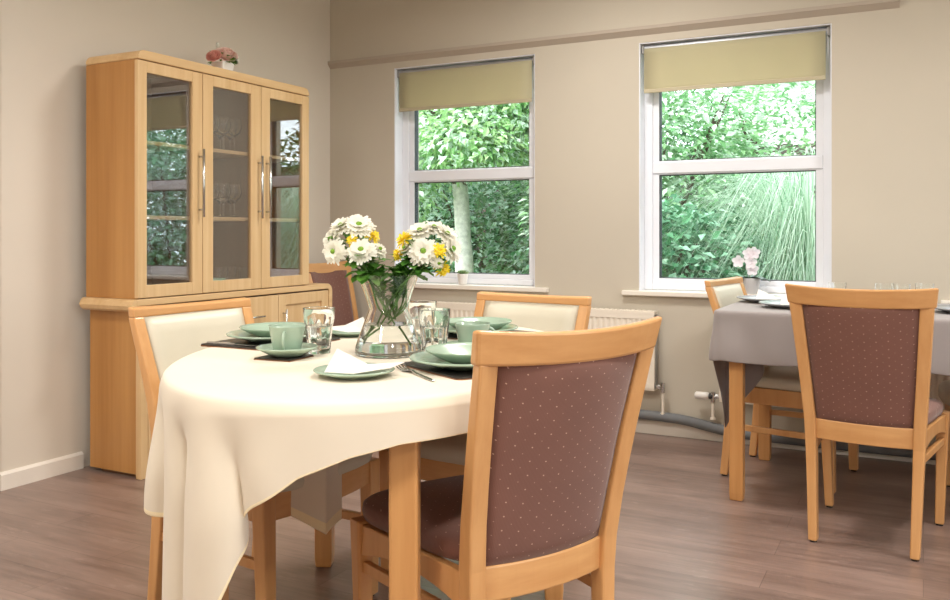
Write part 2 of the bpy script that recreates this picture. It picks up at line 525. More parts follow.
def back_chair_parts(t, kind):
    """kind 'm' : maroon chair with bowed overhanging rail; 'c' : cream vinyl chair with squared frame"""
    maroon = kind == 'm'
    if maroon:
        secs = [(.160,-.222,.006,.030,.034),(.167,-.203,.25,.034,.040),(.173,-.197,.43,.038,.044),(.188,-.240,.64,.040,.034),(.203,-.290,.842,.042,.026)]
        front = [(.192,.212,.006,.030,.030),(.200,.205,.25,.037,.037),(.205,.200,.425,.043,.043)]
        seat_hw = (.178, .220); seat_y = (-.17, .245); zc = (.418, .470)
    else:
        secs = [(.200,-.232,.006,.030,.034),(.200,-.205,.25,.034,.040),(.200,-.192,.44,.038,.046),(.203,-.218,.60,.037,.036),(.208,-.300,.838,.036,.028)]
        front = [(.212,.222,.006,.036,.036),(.216,.218,.25,.042,.042),(.218,.215,.405,.046,.046)]
        seat_hw = (.212, .236); seat_y = (-.17, .255); zc = (.408, .462)
    def post_at(z):
        for i in range(len(secs)-1):
            if secs[i][2] <= z <= secs[i+1][2]:
                u = (z-secs[i][2])/(secs[i+1][2]-secs[i][2])
                return [secs[i][k]+(secs[i+1][k]-secs[i][k])*u for k in range(5)]
        return list(secs[-1])
    # smooth the rear posts
    zs = [.006,.12,.25,.36,.43,.52,.60,.68,.76,secs[-1][2]]
    for s in (-1, 1):
        mb = MB()
        L = []
        for z in zs:
            p = post_at(z)
            zz = [post_at(max(.006, z-.06)), p, post_at(min(secs[-1][2], z+.06))]
            y = sum(q[1] for q in zz)/3 if z not in (zs[0], zs[-1]) else p[1]
            L.append((s*p[0], y, z, p[3], p[4]))
        mb.bar(L)
        leg = mb.build('leg', M['beech'], t, bevel=.005)
        g = MB(); g.lathe([(.012,.0),(.012,.0065)], 12, (s*secs[0][0], secs[0][1], 0), capt=True)
        g.build('glide', M['glide'], leg)
        mb = MB(); mb.bar([(s*x, y, z, a, b) for x, y, z, a, b in front])
        leg = mb.build('leg', M['beech'], t, bevel=.005)
        g = MB(); g.lathe([(.012,.0),(.012,.0065)], 12, (s*front[0][0], front[0][1], 0), capt=True)
        g.build('glide', M['glide'], leg)
    N = 16
    if maroon:
        bow = .042
        mb = MB(); L = []
        for i in range(N+1):
            u = -1+2*i/N
            yb = -.290 - bow*(1-u*u); dz = -.010*(1-u*u)
            xb, xt = .229*u, .237*u
            L.append([(xb, yb-.013+.004, .838+dz*.6), (xb, yb+.013+.004, .838+dz*.6), (xt*.985+xb*.015, yb+.010-.012, .905+dz), (xt, yb-.012-.012, .905+dz)])
        mb.loft(L); mb.build('top_rail', M['beech_h'], t, bevel=.006)
        # lower rail
        mb = MB(); L = []
        for i in range(9):
            u = -1+2*i/8; yb = -.196-.022*(1-u*u)
            L.append([(.158*u, yb-.011, .360), (.158*u, yb+.011, .360), (.160*u, yb+.011, .430), (.160*u, yb-.011, .430)])
        mb.loft(L); mb.build('back_rail', M['beech_h'], t, bevel=.004)
        # upholstered back
        R = []; rows_f = []; rows_b = []
        nz, nx = 16, 14
        for j in range(nz+1):
            v = j/nz; z = .427+(.846-.427)*v
            p = post_at(min(z, .842)); w = p[0]-p[3]/2-.001
            rf = []; rb = []
            for i in range(nx+1):
                u = -1+2*i/nx
                e = min(1, min(1-abs(u), min(v, 1-v)*2.2)*9)
                e = max(0, e)
                th = .008+.009*sqrt(e)
                yc = p[1]-(.022+(bow-.022)*v)*(1-u*u)
                rf.append((u*w, yc+th, z)); rb.append((u*w, yc-th*.75, z))
            rows_f.append(rf); rows_b.append(rb)
        mb = MB()
        loops = [rb + list(reversed(rf)) for rf, rb in zip(rows_f, rows_b)]
        mb.loft(loops)
        mb.build('backrest', M['maroon'], t, smooth=True)
    else:
        mb = MB(); L = []
        for i in range(N+1):
            u = -1+2*i/N
            yb = -.300 - .018*(1-u*u)
            dz = -.004*(1-u*u)
            x = .2265*u
            L.append([(x, yb-.010, .836), (x, yb+.016, .836), (x, yb+.012, .864+dz), (x, yb-.016, .868+dz)])
        mb.loft(L); mb.build('top_rail', M['beech_h'], t, bevel=.005)
        mb = MB(); mb.box(-.183, .183, -.204, -.182, .345, .425); mb.build('back_rail', M['beech_h'], t, bevel=.004)
        loops = []; nz, nx = 16, 14
        for j in range(nz+1):
            v = j/nz; z = .44+(.836-.44)*v
            p = post_at(z); w = p[0]-p[3]/2-.001
            rf = []; rb = []
            for i in range(nx+1):
                u = -1+2*i/nx
                e = max(0, min(1, min(1-abs(u), min(v, 1-v)*2.2)*8))
                th = .008+.012*sqrt(e)
                yc = p[1]-.014*v*(1-u*u)
                rf.append((u*w, yc+th, z)); rb.append((u*w, yc-th*.8, z))
            loops.append(rb+list(reversed(rf)))
        mb = MB(); mb.loft(loops); mb.build('backrest', M['vinyl'], t, smooth=True)
    # seat frame: side, front rails with a shallow arch
    fz0, fz1 = (.358, .418) if maroon else (.338, .408)
    for s in (-1, 1):
        mb = MB(); L = []
        bx = post_at(.40)[0]
        for i in range(9):
            u = i/8
            y = -.175+u*.36; x = s*(bx+(front[2][0]-bx)*u)
            arch = .026*(1-(2*u-1)**2) if maroon else .0
            zb = fz0-.012+arch if maroon else fz0
            L.append([(x-.011, y, zb), (x+.011, y, zb), (x+.011, y, fz1), (x-.011, y, fz1)])
        mb.loft(L); mb.build('seat_rail', M['beech'], t, bevel=.003)
    mb = MB(); L = []
    fx, fyy = front[2][0], front[2][1]
    for i in range(9):
        u = -1+2*i/8; y = fyy+.004+.022*(1-u*u)
        zb = fz0+(.014*(1-u*u) if maroon else 0)
        L.append([(u*(fx-.02), y-.011, zb), (u*(fx-.02), y+.011, zb), (u*(fx-.02), y+.011, fz1), (u*(fx-.02), y-.011, fz1)])
    mb.loft(L); mb.build('seat_rail', M['beech_h'], t, bevel=.003)
    # stretchers
    sz = .318 if maroon else .225
    for s in (-1, 1):
        p = post_at(sz); q = [front[1][k]+(front[2][k]-front[1][k])*max(0, (sz-.25)/.17) for k in range(5)]
        mb = MB()
        L = [[(s*x-.009, y, sz-.013), (s*x+.009, y, sz-.013), (s*x+.009, y, sz+.013), (s*x-.009, y, sz+.013)] for x, y in ((p[0], p[1]+.012), (q[0], q[1]-.012))]
        mb.loft(L); mb.build('stretcher', M['beech'], t, bevel=.003)
    # seat cushion
    mb = MB(); n = 48; L = []
    def ring(k, z):
        R = []
        for i in range(n):
            a = 2*pi*i/n
            ca, sa = cos(a), sin(a)
            e = .38
            sx = math.copysign(abs(ca)**e, ca); sy = math.copysign(abs(sa)**e, sa)
            y = (seat_y[0]+seat_y[1])/2 + sy*(seat_y[1]-seat_y[0])/2*k
            v = (sy+1)/2
            hw = seat_hw[0]+(seat_hw[1]-seat_hw[0])*v
            if sa > 0: y += .022*k*(1-sx*sx)*v
            R.append((sx*hw*k, y, z))
        return R
    z0, z1 = zc
    for k, z in ((.94, z0), (.985, z0+.006), (1.0, z0+.022), (.99, z0+.038), (.95, z1-.006), (.86, z1), (.6, z1+.007), (.3, z1+.010), (.02, z1+.011)):
        L.append(ring(k, z))
    mb.loft(L); mb.build('seat', M['maroon'] if maroon else M['vinyl'], t, smooth=True)

PROTO = {}
def chair(kind, x, y, rz, label, group):
    if kind not in PROTO:
        t = thing('dining_chair', label, 'chair', (x, y, 0), radians(rz), group)
        back_chair_parts(t, kind)
        PROTO[kind] = t
        return t
    return place_copy(PROTO[kind], (x, y, 0), radians(rz), label, group)
GC, GM = 'cream vinyl dining chairs', 'maroon fabric dining chairs'
chair('m', -.872, 1.731, 62, 'maroon pin-dot fabric chair with its back to us at the cream-clothed oval table', GM)
chair('m', -.160, 3.440, -6, 'maroon pin-dot fabric chair with its back to us at the grey-clothed table', GM)
chair('m', -2.945, 4.285, -90, 'maroon fabric chair in the corner between sideboard and window wall', GM)
chair('c', -1.700, 1.950, -94, 'cream vinyl wooden chair in front of the sideboard, at the left of the oval table', GC)
chair('c', -1.250, 2.475, 173, 'cream vinyl wooden chair in front of the radiator, behind the green bowls', GC)
chair('c', -.530, 4.100, -98, 'cream vinyl wooden chair under the orchid at the end of the grey-clothed table', GC)
chair('c', .330, 4.000, 92, 'cream vinyl wooden chair at the far right end of the grey-clothed table', GC)

# ---------------------------------------------------------------- sideboard + glazed cabinet
CX = -3.370
sb = thing('sideboard', 'long low oak sideboard with doors and drawers against the left wall', 'sideboard', (CX, 2.64, 0))
def SB(name, mb, mat, parent=None, **kw):
    o = mb.build(name, mat, parent or sb, **kw)
    if (parent or sb) is sb:
        o.matrix_parent_inverse = Matrix.Translation((-CX, -2.64, 0))
    return o
FX = -3.032
# top board with a waterfall corner at the far end
def waterfall(y0, y1, z0, z1, r, th, x0, x1, left_nose):
    pts_o = []; pts_i = []
    prof = []
    # outline in (y,z): along the top from y0 to y1 then curve down to the floor
    outer = [(y0, z1)]
    inner = [(y0, z1-th)]
    for k in range(9):
        a = pi/2*(1-k/8)
        outer.append((y1-r+r*cos(a), z1-r+r*sin(a)))
        ri = max(.004, r-th)
        inner.append((y1-r+ri*cos(a), z1-r+ri*sin(a)))
    outer.append((y1, z0)); inner.append((y1-th, z0))
    mb = MB()
    L = [[(x0, a[0], a[1]), (x1, a[0], a[1]), (x1, b[0], b[1]), (x0, b[0], b[1])] for a, b in zip(outer, inner)]
    mb.loft(L)
    return mb
mb = waterfall(2.6605, 4.060, 0, .790, .045, .030, CX+.002, FX, True)
SB('frame', mb, M['oak_h'], bevel=.004)
mb = MB()
n = [( .0, .760)]
mb.loft([[(x, 2.655, .735), (x, 2.640, .745), (x, 2.632, .762), (x, 2.640, .781), (x, 2.652, .790), (x, 2.660, .790), (x, 2.660, .735)] for x in (CX+.002, FX)])
SB('board_end', mb, M['oak_h'])
SB('side_panel', MB().box(CX+.002, FX-.035, 2.690, 2.712, .018, .759), M['oak_shaded'])
SB('side_panel', MB().box(FX-.034, FX-.002, 2.682, 2.722, 0, .759), M['oak'], bevel=.003)
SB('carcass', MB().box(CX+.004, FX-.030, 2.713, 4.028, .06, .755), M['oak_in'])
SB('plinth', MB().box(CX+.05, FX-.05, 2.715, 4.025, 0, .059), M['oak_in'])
def panel_door(y0, y1, z0, z1, parent_name, handle_y):
    mb = MB(); s = .058
    xa, xb = FX-.027, FX-.004
    mb.box(xa, xb, y0, y0+s, z0, z1); mb.box(xa, xb, y1-s, y1, z0, z1)
    mb.box(xa, xb, y0+s, y1-s, z1-s, z1); mb.box(xa, xb, y0+s, y1-s, z0, z0+s)
    mb.box(xa, xb-.010, y0+s, y1-s, z0+s, z1-s)
    d = SB('door', mb, M['oak'], bevel=.002)
    h = MB(); zz = z1-.10
    h.tube([(xb, handle_y, zz-.16), (xb+.022, handle_y, zz-.16)], .004, 8); h.tube([(xb, handle_y, zz), (xb+.022, handle_y, zz)], .004, 8)
    h.tube([(xb+.024, handle_y, zz-.18), (xb+.024, handle_y, zz+.02)], .005, 10)
    ho = h.build('handle', M['chrome'], d, smooth=True)
    return d
panel_door(2.726, 3.138, .065, .752, 'door', 3.10)
panel_door(3.595, 4.024, .065, .752, 'door', 3.63)
for z0, z1 in ((.065, .33), (.335, .545), (.55, .752)):
    mb = MB(); mb.box(FX-.027, FX-.004, 3.142, 3.591, z0, z1)
    d = SB('drawer', mb, M['oak'], bevel=.002)
    zz = (z0+z1)/2; h = MB()
    for yy in (3.30, 3.43): h.tube([(FX-.004, yy, zz), (FX+.018, yy, zz)], .004, 8)
    h.tube([(FX+.02, 3.27, zz), (FX+.02, 3.46, zz)], .005, 10)
    h.build('handle', M['chrome'], d, smooth=True)

hc = thing('display_cabinet', 'oak display cabinet with three glass doors on top of the sideboard', 'cabinet', (CX, 2.665, .791))
def HC(name, mb, mat, parent=None, **kw):
    o = mb.build(name, mat, parent or hc, **kw)
    if parent is None: o.matrix_parent_inverse = Matrix.Translation((-CX, -2.665, -.791))
    return o
H0, H1, HY0, HY1 = .791, 1.882, 2.665, 3.845
mb = MB(); r = .035; L = []
pts = [(HY0, 1.840)]
for k in range(7):
    a = pi - pi/2*k/6
    pts.append((HY0+r+r*cos(a), H1-r+r*sin(a)))
for k in range(7):
    a = pi/2 - pi/2*k/6
    pts.append((HY1-r+r*cos(a), H1-r+r*sin(a)))
pts.append((HY1, 1.840))
mb.loft([[(x, y, z) for y, z in pts] for x in (CX+.002, FX+.003)])
HC('cornice', mb, M['oak_h'], bevel=.004)
HC('side_panel', MB().box(CX+.002, FX-.024, HY0+.004, HY0+.024, H0, 1.839), M['oak_shaded'])
HC('side_panel', MB().box(CX+.002, FX-.024, HY1-.024, HY1-.004, H0, 1.839), M['oak_shaded'])
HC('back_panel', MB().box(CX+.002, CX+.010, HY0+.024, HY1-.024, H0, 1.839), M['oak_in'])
HC('bottom_board', MB().box(CX+.010, FX-.026, HY0+.024, HY1-.024, H0, H0+.030), M['oak'])
for zz in (1.150, 1.484):
    HC('shelf', MB().box(CX+.010, FX-.040, HY0+.025, HY1-.025, zz-.009, zz+.009), M['oak'], bevel=.002)
for yy in (3.046, 3.452):
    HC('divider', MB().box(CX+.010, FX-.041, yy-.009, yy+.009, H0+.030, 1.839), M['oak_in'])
def glass_door(y0, y1, g0, g1, handle_y):
    z0, z1 = H0+.004, 1.836; gz0, gz1 = .850, 1.786
    xa, xb = FX-.022, FX
    mb = MB()
    mb.box(xa, xb, y0, g0, z0, z1); mb.box(xa, xb, g1, y1, z0, z1)
    mb.box(xa, xb, g0, g1, gz1, z1); mb.box(xa, xb, g0, g1, z0, gz0)
    d = HC('door', mb, M['oak'], bevel=.002)
    g = MB().box(xa+.007, xa+.011, g0, g1, gz0, gz1); g.build('glass_pane', M['door_glass'], d)
    h = MB()
    for z in (1.19, 1.44): h.tube([(xb-.001, handle_y, z), (xb+.026, handle_y, z)], .0045, 8)
    h.tube([(xb+.028, handle_y, 1.155), (xb+.028, handle_y, 1.475)], .0065, 12)
    h.build('handle', M['chrome'], d, smooth=True)
glass_door(HY0, 3.044, 2.714, 2.982, 3.024)
glass_door(3.048, 3.452, 3.114, 3.380, 3.430)
glass_door(3.456, HY1, 3.522, 3.788, 3.492)

# glassware and crockery in the cabinet
def hold(prof, eps=.0005):
    out = []
    n = len(prof)
    for i, p in enumerate(prof):
        if 0 < i < n-1:
            a = (p[0]-prof[i-1][0], p[1]-prof[i-1][1]); b = (prof[i+1][0]-p[0], prof[i+1][1]-p[1])
            la, lb = hypot(*a), hypot(*b)
            if la > 1e-9 and lb > 1e-9:
                c = (a[0]*b[0]+a[1]*b[1])/la/lb
                if c < .85:
                    ea, eb = min(eps, la*.3), min(eps, lb*.3)
                    out.append((p[0]-a[0]/la*ea, p[1]-a[1]/la*ea)); out.append(p)
                    out.append((p[0]+b[0]/lb*eb, p[1]+b[1]/lb*eb)); continue
        out.append(p)
    e0 = (out[0][0]-.0006, out[0][1]); e1 = (max(.0003, out[-1][0]-.0006), out[-1][1])
    return [e0] + out + [e1]
def lathe_shell(prof_out, prof_in, n=32, c=(0, 0, 0)):
    mb = MB(); mb.lathe(hold(prof_out + list(reversed(prof_in))), n, c, capb=True, capt=True)
    return mb
wine = None
def wine_glass(x, y, z, label, group):
    global wine
    if wine is None:
        out = [(.032,0),(.032,.003),(.006,.008),(.0042,.018),(.0042,.070),(.010,.078),(.028,.095),(.036,.118),(.036,.140),(.031,.168)]
        inn = [(.002,.084),(.010,.0855),(.0252,.099),(.0332,.118),(.0332,.140),(.0285,.168)]
        wine = lathe_shell(out, inn).build('wine_glass', M['glass'], None, smooth=True)
        o = wine
    else:
        o = wine.copy(); COL.objects.link(o)
    o.location = (x, y, z); tag(o, label, 'wine glass', group)
ORD = ['first', 'second', 'third', 'fourth', 'fifth']
for zz, nm, word in ((1.4935, 'top', 'top'), (1.1595, 'middle', 'middle')):
    for row, x, ys in (('front', -3.118, (3.195, 3.272, 3.349)), ('back', -3.205, (3.262, 3.339, 3.412))):
        for i, y in enumerate(ys):
            wine_glass(x, y, zz, '%s stemmed glass from the left, %s row of the %s cabinet shelf' % (ORD[i], row, word), 'stemmed glasses on the %s cabinet shelf' % word)
for i, (x, y) in enumerate(((-3.15, 3.29), (-3.17, 3.37), (-3.10, 3.415))):
    pr = lathe_shell([(.027,0),(.034,.085)], [(.0265,.008),(.0325,.085)])
    o = pr.build('drinking_glass', M['glass'], None, smooth=False); o.location = (x, y, H0+.0305)
    tag(o, '%s small clear tumbler from the left on the lowest shelf behind the middle cabinet door' % ORD[i], 'glass', 'tumblers on the lowest cabinet shelf')
PLATE = [(.0,.0),(.062,.0),(.072,.004),(.100,.012),(.130,.022)]
def dish(name, prof, th, mat=None, n=64):
    pr = [(r, z) for r, z in prof if r > 0]
    inner = [(max(.001, r-th*.3), z+th) for r, z in pr]
    mb = MB(); mb.lathe(pr+[(pr[-1][0]+.0012, pr[-1][1]+th*.6)]+list(reversed(inner)), n, capb=True, capt=True)
    return mb
def put(o, loc, label, cat, group=None, rz=0):
    o.location = loc; o.rotation_euler = (0, 0, rz)
    return tag(o, label, cat, group)
P_BIG = [(.070,0),(.078,.003),(.100,.011),(.131,.019)]
P_SIDE = [(.050,0),(.056,.003),(.070,.009),(.087,.014)]
P_BOWL = [(.046,0),(.053,.003),(.078,.014),(.096,.024),(.104,.029)]
P_SAUC = [(.036,0),(.042,.003),(.058,.011),(.075,.020)]
def mk(name, prof, th, mat='green'):
    return dish(name, prof, th).build(name, M[mat], None, smooth=True)
for i in range(4):
    put(mk('small_plate', P_SIDE, .004), (-3.12, 3.165, H0+.0305+i*.0062), '%s pale green plate up the small stack on the lowest cabinet shelf' % ORD[i], 'plate', 'green plates stacked in the cabinet')

# rose arrangement on the cabinet
ro = thing('rose_arrangement', 'small white pot of pink roses and buds on top of the oak cabinet', 'flower pot', (-3.15, 3.300, H1), 0)
mb = MB(); mb.bar([(0,0,0,.070,.070),(0,0,.06,.084,.084)])
mb.build('pot', M['pot_white'], ro, bevel=.006)
def petal(mb, base, out, up, ln, wd, cup=.35, mi=0, nseg=4):
    out = out.normalized(); up = up.normalized(); s = out.cross(up).normalized()
    rows = []
    for i in range(nseg+1):
        v = i/nseg
        w = wd*(.25+.75*sin(pi*min(1, .12+v*.80)))*.5
        c = base + out*ln*v + up*(cup*ln*v*v)
        rows.append([c-s*w+up*w*.35, c, c+s*w+up*w*.35])
    mb.grid(rows, mi)
def rose(name, c, R, mat, d, parent):
    mb = MB(); d = d.normalized(); a0 = d.orthogonal().normalized(); b0 = d.cross(a0)
    for ring, (rr, top, n, w) in enumerate(((.16,.62,3,1.5),(.34,.60,4,1.1),(.54,.50,5,.85),(.76,.34,6,.75),(1.0,.12,7,.62))):
        for i in range(n):
            ac = 2*pi*(i+.41*ring)/n
            rows = []
            for v in (0,.25,.5,.75,.92,1):
                rad = R*rr*(.35+.65*sin(min(1,v*1.05)*pi/2))*(1+.10*v*v*ring/4)
                h = -.45*R+(top+.45)*R*v - (.10*R*ring/4*max(0,v-.8)*5)
                row = []
                for q in (-1,-.5,0,.5,1):
                    a = ac+q*w*(1-.25*v*v*abs(q))
                    hh = h-(.10*R*q*q*v)
                    row.append(c+d*hh+(a0*cos(a)+b0*sin(a))*rad*(1+.03*q))
                rows.append(row)
            mb.grid(rows)
    return mb.build(name, M[mat], parent, smooth=True, solid=.001)
rose('rose', V(.018,.008,.102), .054, 'rose', V(.55,-.35,.70), ro)
rose('coral_bloom', V(.01,-.072,.082), .036, 'coral', V(.3,-.7,.5), ro)
for c in ((.0,-.035,.142),(.02,.085,.092),(.03,.075,.075)):
    mb = MB()
    for i in range(6):
        a = i*1.05
        petal(mb, V(*c)-V(0,0,.012), V(.5*cos(a),.5*sin(a),1), V(-cos(a),-sin(a),.2), .026, .018, .2)
    mb.build('bud', M['petal_w'], ro, smooth=True, solid=.001)
mb = MB()
for i in range(40):
    a = random.choice((random.uniform(.6, 2.2), random.uniform(0, 2*pi))); b = random.uniform(-.2, .5)
    p = V(.035*cos(a), .035*sin(a), .055+random.uniform(0,.045))
    d = V(cos(a), sin(a), b)
    mb.leaf(p, d, V(0,0,1), random.uniform(.03,.055), random.uniform(.016,.026))
mb.build('leaves', M['fleaf'], ro, smooth=True)

# ---------------------------------------------------------------- oval table and its cloth
TC = V(-1.270, 1.955, 0); TA, TB, TANG = .725, .490, radians(-73)
def rim(phi, a=TA, b=TB):
    q = phi - TANG
    return a*b/sqrt((b*cos(q))**2+(a*sin(q))**2)
ot = thing('dining_table', 'oval wooden dining table under the cream cloth', 'table', (TC.x, TC.y, 0))
mb = MB(); L = []
for k, z in ((.985,.738),(1,.742),(1,.758),(.99,.762)):
    L.append([(rim(2*pi*i/72)*k*.992*cos(2*pi*i/72), rim(2*pi*i/72)*k*.992*sin(2*pi*i/72), z) for i in range(72)])
mb.loft(L); mb.build('tabletop', M['beech_t'], ot)
ux, uy = cos(TANG), sin(TANG)
LEGS = [(-.905, 1.446), (-1.363, 1.397), (-1.729, 2.273), (-.970, 2.376)]
for lx, ly in LEGS:
    x, y = lx-TC.x, ly-TC.y
    mb = MB(); mb.bar([(0,0,0,.050,.050),(0,0,.03,.056,.056),(0,0,.737,.058,.058)])
    mb.build('leg', M['beech_t'], ot, bevel=.006, loc=(x, y, 0), rot=(0, 0, radians(25)))
mb = MB()
cs = [(lx-TC.x, ly-TC.y) for lx, ly in LEGS]
for i in range(4):
    a = V(*cs[i], 0); b = V(*cs[(i+1) % 4], 0); d = (b-a).normalized(); s = V(-d.y, d.x, 0)*.010
    a = a+d*.02; b = b-d*.02
    mb.loft([[tuple(p-s+V(0,0,.675)), tuple(p+s+V(0,0,.675)), tuple(p+s+V(0,0,.737)), tuple(p-s+V(0,0,.737))] for p in (a, b)])
mb.build('apron', M['beech_t'], ot)

def smooth01(x):
    x = max(0., min(1., x)); return x*x*(3-2*x)
def drape(per, centre, zt, nh, rb=.016):
    """per: list of dict(x,y,nx,ny,L,fold(s)->offset, path or None). Flat top rings + hanging skirt."""
    rows = []
    nf = 7
    cx, cy = centre
    for k in range(nf):
        f = k/nf if k else 0.004
        rows.append([(cx+(p['x']-cx)*f, cy+(p['y']-cy)*f, zt) for p in per])
    rows.append([(p['x'], p['y'], zt) for p in per])
    for a in (.4, .8, 1.2):
        rows.append([(p['x']+p['nx']*rb*sin(a), p['y']+p['ny']*rb*sin(a), zt-rb*(1-cos(a))) for p in per])
    for k in range(1, nh+1):
        row = []
        for p in per:
            s = p['L']*k/nh
            off = rb + p['fold'](s)
            x = p['x']+p['nx']*off; y = p['y']+p['ny']*off; z = zt-rb-s
            if p.get('path'):
                w, fn = p['path']
                o2, z2 = fn(s)
                x = x*(1-w)+(p['x']+p['nx']*o2)*w; y = y*(1-w)+(p['y']+p['ny']*o2)*w; z = z*(1-w)+(zt-rb-z2)*w
            if 'tang' in p:
                tx, ty = -p['ny'], p['nx']
                q = p['tang'](s); x += tx*q; y += ty*q
            row.append((x, y, z))
        rows.append(row)
    return rows

HEM = [(-180,.24),(-165,.24),(-150,.25),(-130,.275),(-112,.285),(-107,.29),(-104,.36),(-100,.52),(-93,.60),(-88,.58),(-85.5,.42),(-83,.285),(-76,.18),(-70,.120),(-63,.084),(-56,.066),(-45,.062),(-32,.07),(-10,.17),(30,.20),(60,.19),(90,.20),(130,.22),(160,.24),(180,.24)]
def hem_drop(deg):
    for (a, p), (b, q) in zip(HEM, HEM[1:]):
        if a <= deg <= b: return p+(q-p)*(deg-a)/(b-a)
    return .24
per = []; NP = 540
for i in range(NP):
    ph = 2*pi*i/NP - pi
    r = rim(ph)
    x, y = TC.x+r*cos(ph), TC.y+r*sin(ph)
    e = 1e-3
    r2 = rim(ph+e); tx = r2*cos(ph+e)-r*cos(ph); ty = r2*sin(ph+e)-r*sin(ph)
    tl = hypot(tx, ty); nx, ny = ty/tl, -tx/tl
    deg = math.degrees(ph)
    L = hem_drop(deg)
    env = smooth01((deg+152)/22)*(1-smooth01((deg+87)/15)) if deg < -60 else 0.
    small = smooth01((L-.10)/.12)*(1-env)
    K = 2*pi/14.5
    def fold(s, ph=ph, env=env, small=small, deg=deg):
        g = smooth01(s/.26)
        a = (deg+85.5)*K
        w = .052*env*g*(cos(a)-.70) + .014*env*g*cos(a*.5+.7)
        u = small*smooth01(s/.15)*(.012*cos(ph*15+.6)+.008*cos(ph*9))
        return .004+.02*s + w + u
    def tang(s, env=env, deg=deg):
        a = (deg+85.5)*K
        return .062*env*smooth01(s/.22)*sin(a+.6)
    p = dict(x=x, y=y, nx=nx, ny=ny, L=L, fold=fold, tang=tang)
    def near(c, w):
        d = abs((deg-c+180) % 360-180)
        return smooth01(1-d/w) if d < w else 0.
    wl = near(-161, 24)
    if wl > 0:
        def path(s):
            # over the chair seat tucked under the table, then down in front of it
            if s < .25: return (.006, s)
            if s < .585: return (.006-(s-.25), .25)
            return (-.335, .25+(s-.585))
        w2 = smooth01(wl*1.8)
        p['path'] = (w2, path)
        p['L'] = L*(1-w2)+.80*w2
    per.append(p)
rows = drape(per, (TC.x, TC.y), T-.001, 26)
mb = MB(); mb.grid(rows, 0, wrap=True)
nfaces = len(mb.f)
for k in range(nfaces-NP, nfaces): mb.mi[k] = 1
tc1 = mb.build('tablecloth', [M['cream_cloth'], M['hem']], None, smooth=True, solid=.0022, subsurf=1)
tag(tc1, 'cream cloth draped over the oval table, its corner hanging almost to the floor', 'tablecloth')

# ---------------------------------------------------------------- table settings
F_ = V(-.4602, .8878, 0); R_ = V(.8878, .4602, 0)
VC = V(-1.216, 1.864, T)
def frame_pt(c, r, d, z): return V(c.x, c.y, 0)+R_*r+F_*d+V(0, 0, z)

def placemat(c, ang, w, h, label):
    t = thing('placemat', label, 'placemat', (c[0], c[1], T), radians(ang), 'dark placemats on the oval table')
    def rr(z, k=0):
        pts = []; rad = .018
        for sx, sy, a0 in ((1,1,0),(-1,1,90),(-1,-1,180),(1,-1,270)):
            for q in range(5):
                a = radians(a0+22.5*q)
                pts.append((sx*(w/2-rad)+(rad-k)*cos(a), sy*(h/2-rad)+(rad-k)*sin(a), z))
        return pts
    mb = MB(); mb.loft([rr(0), rr(.0035)]); mb.build('cork_base', M['mat_edge'], t)
    mb = MB(); mb.loft([rr(.0036, .001), rr(.0062, .001), rr(.0066, .002)]); mb.build('mat_top', M['mat_black'], t)
placemat((-1.640, 1.915), 0, .27, .30, 'dark placemat under the left plate and bowl, nearest the sideboard')
placemat((-.903, 1.812), -29, .27, .34, 'black placemat under the plate beside the fork, behind the front maroon chair')
placemat((-1.200, 2.350), 83, .27, .34, 'dark placemat under the plate and bowl nearest the radiator')
MT = T+.0068
GP, GB = 'pale green dinner plates on placemats', 'pale green bowls on dinner plates'
for (x, y), w in (((-1.640, 1.922), 'left placemat, in front of the sideboard chair'), ((-.929, 1.752), 'right placemat beside the fork'), ((-1.206, 2.326), 'far placemat in front of the radiator chair')):
    put(mk('dinner_plate', P_BIG, .0045), (x, y, MT), 'green dinner plate on the '+w, 'plate', GP)
    put(mk('bowl', P_BOWL, .004), (x+.006, y+.006, MT+.0085), 'green bowl on the '+w, 'bowl', GB)

cup0 = None
def cup(x, y, z, hang, label):
    global cup0
    if cup0 is None:
        t = thing('teacup', label, 'cup', (x, y, z), hang, 'pale green teacups')
        out = [(.024,0),(.029,.002),(.034,.012),(.039,.035),(.0445,.068),(.0455,.072)]
        inn = [(.001,.006),(.026,.007),(.031,.014),(.0362,.036),(.0425,.070)]
        mb = MB(); mb.lathe(out+list(reversed(inn)), 48, capt=True); mb.build('body', M['green'], t, smooth=True)
        mb = MB(); pts = []
        for k in range(13):
            a = radians(-80+160*k/12)
            pts.append((.036+.024*cos(a)+.003*(k/12), 0, .036+.022*sin(a)))
        mb.tube(pts, .0042, 10); mb.build('handle', M['green'], t, smooth=True)
        cup0 = t
        return t
    c = place_copy(cup0, (x, y, z), hang, label)
    return c
ca = atan2(-F_.y, -F_.x)
coast = MB()
def coaster(x, y, ang, label):
    mb = MB(); s = .105/2
    mb.box(-s, s, -s, s, 0, .0035, 1); mb.box(-s+.001, s-.001, -s+.001, s-.001, .0036, .006, 0)
    o = mb.build('coaster', [M['mat_black'], M['mat_edge']], None)
    put(o, (x, y, T), label, 'coaster', 'square dark coasters', radians(ang))
coaster(-1.410, 1.690, 5, 'square dark coaster under the left teacup and saucer')
coaster(-1.022, 1.960, 60, 'square dark coaster under the teacup behind the front maroon chair')
SZ = T+.0062
for (x, y), w, ha in (((-1.409, 1.700), 'left teacup, beside the half-full tumbler', ca+.05), ((-1.022, 1.958), 'right teacup, behind the front maroon chair', ca+1.9)):
    put(mk('saucer', P_SAUC, .004), (x, y, SZ), 'pale green saucer under the '+w, 'saucer', 'pale green saucers')
    cup(x, y, SZ+.0048, ha, 'pale green teacup, the '+w)

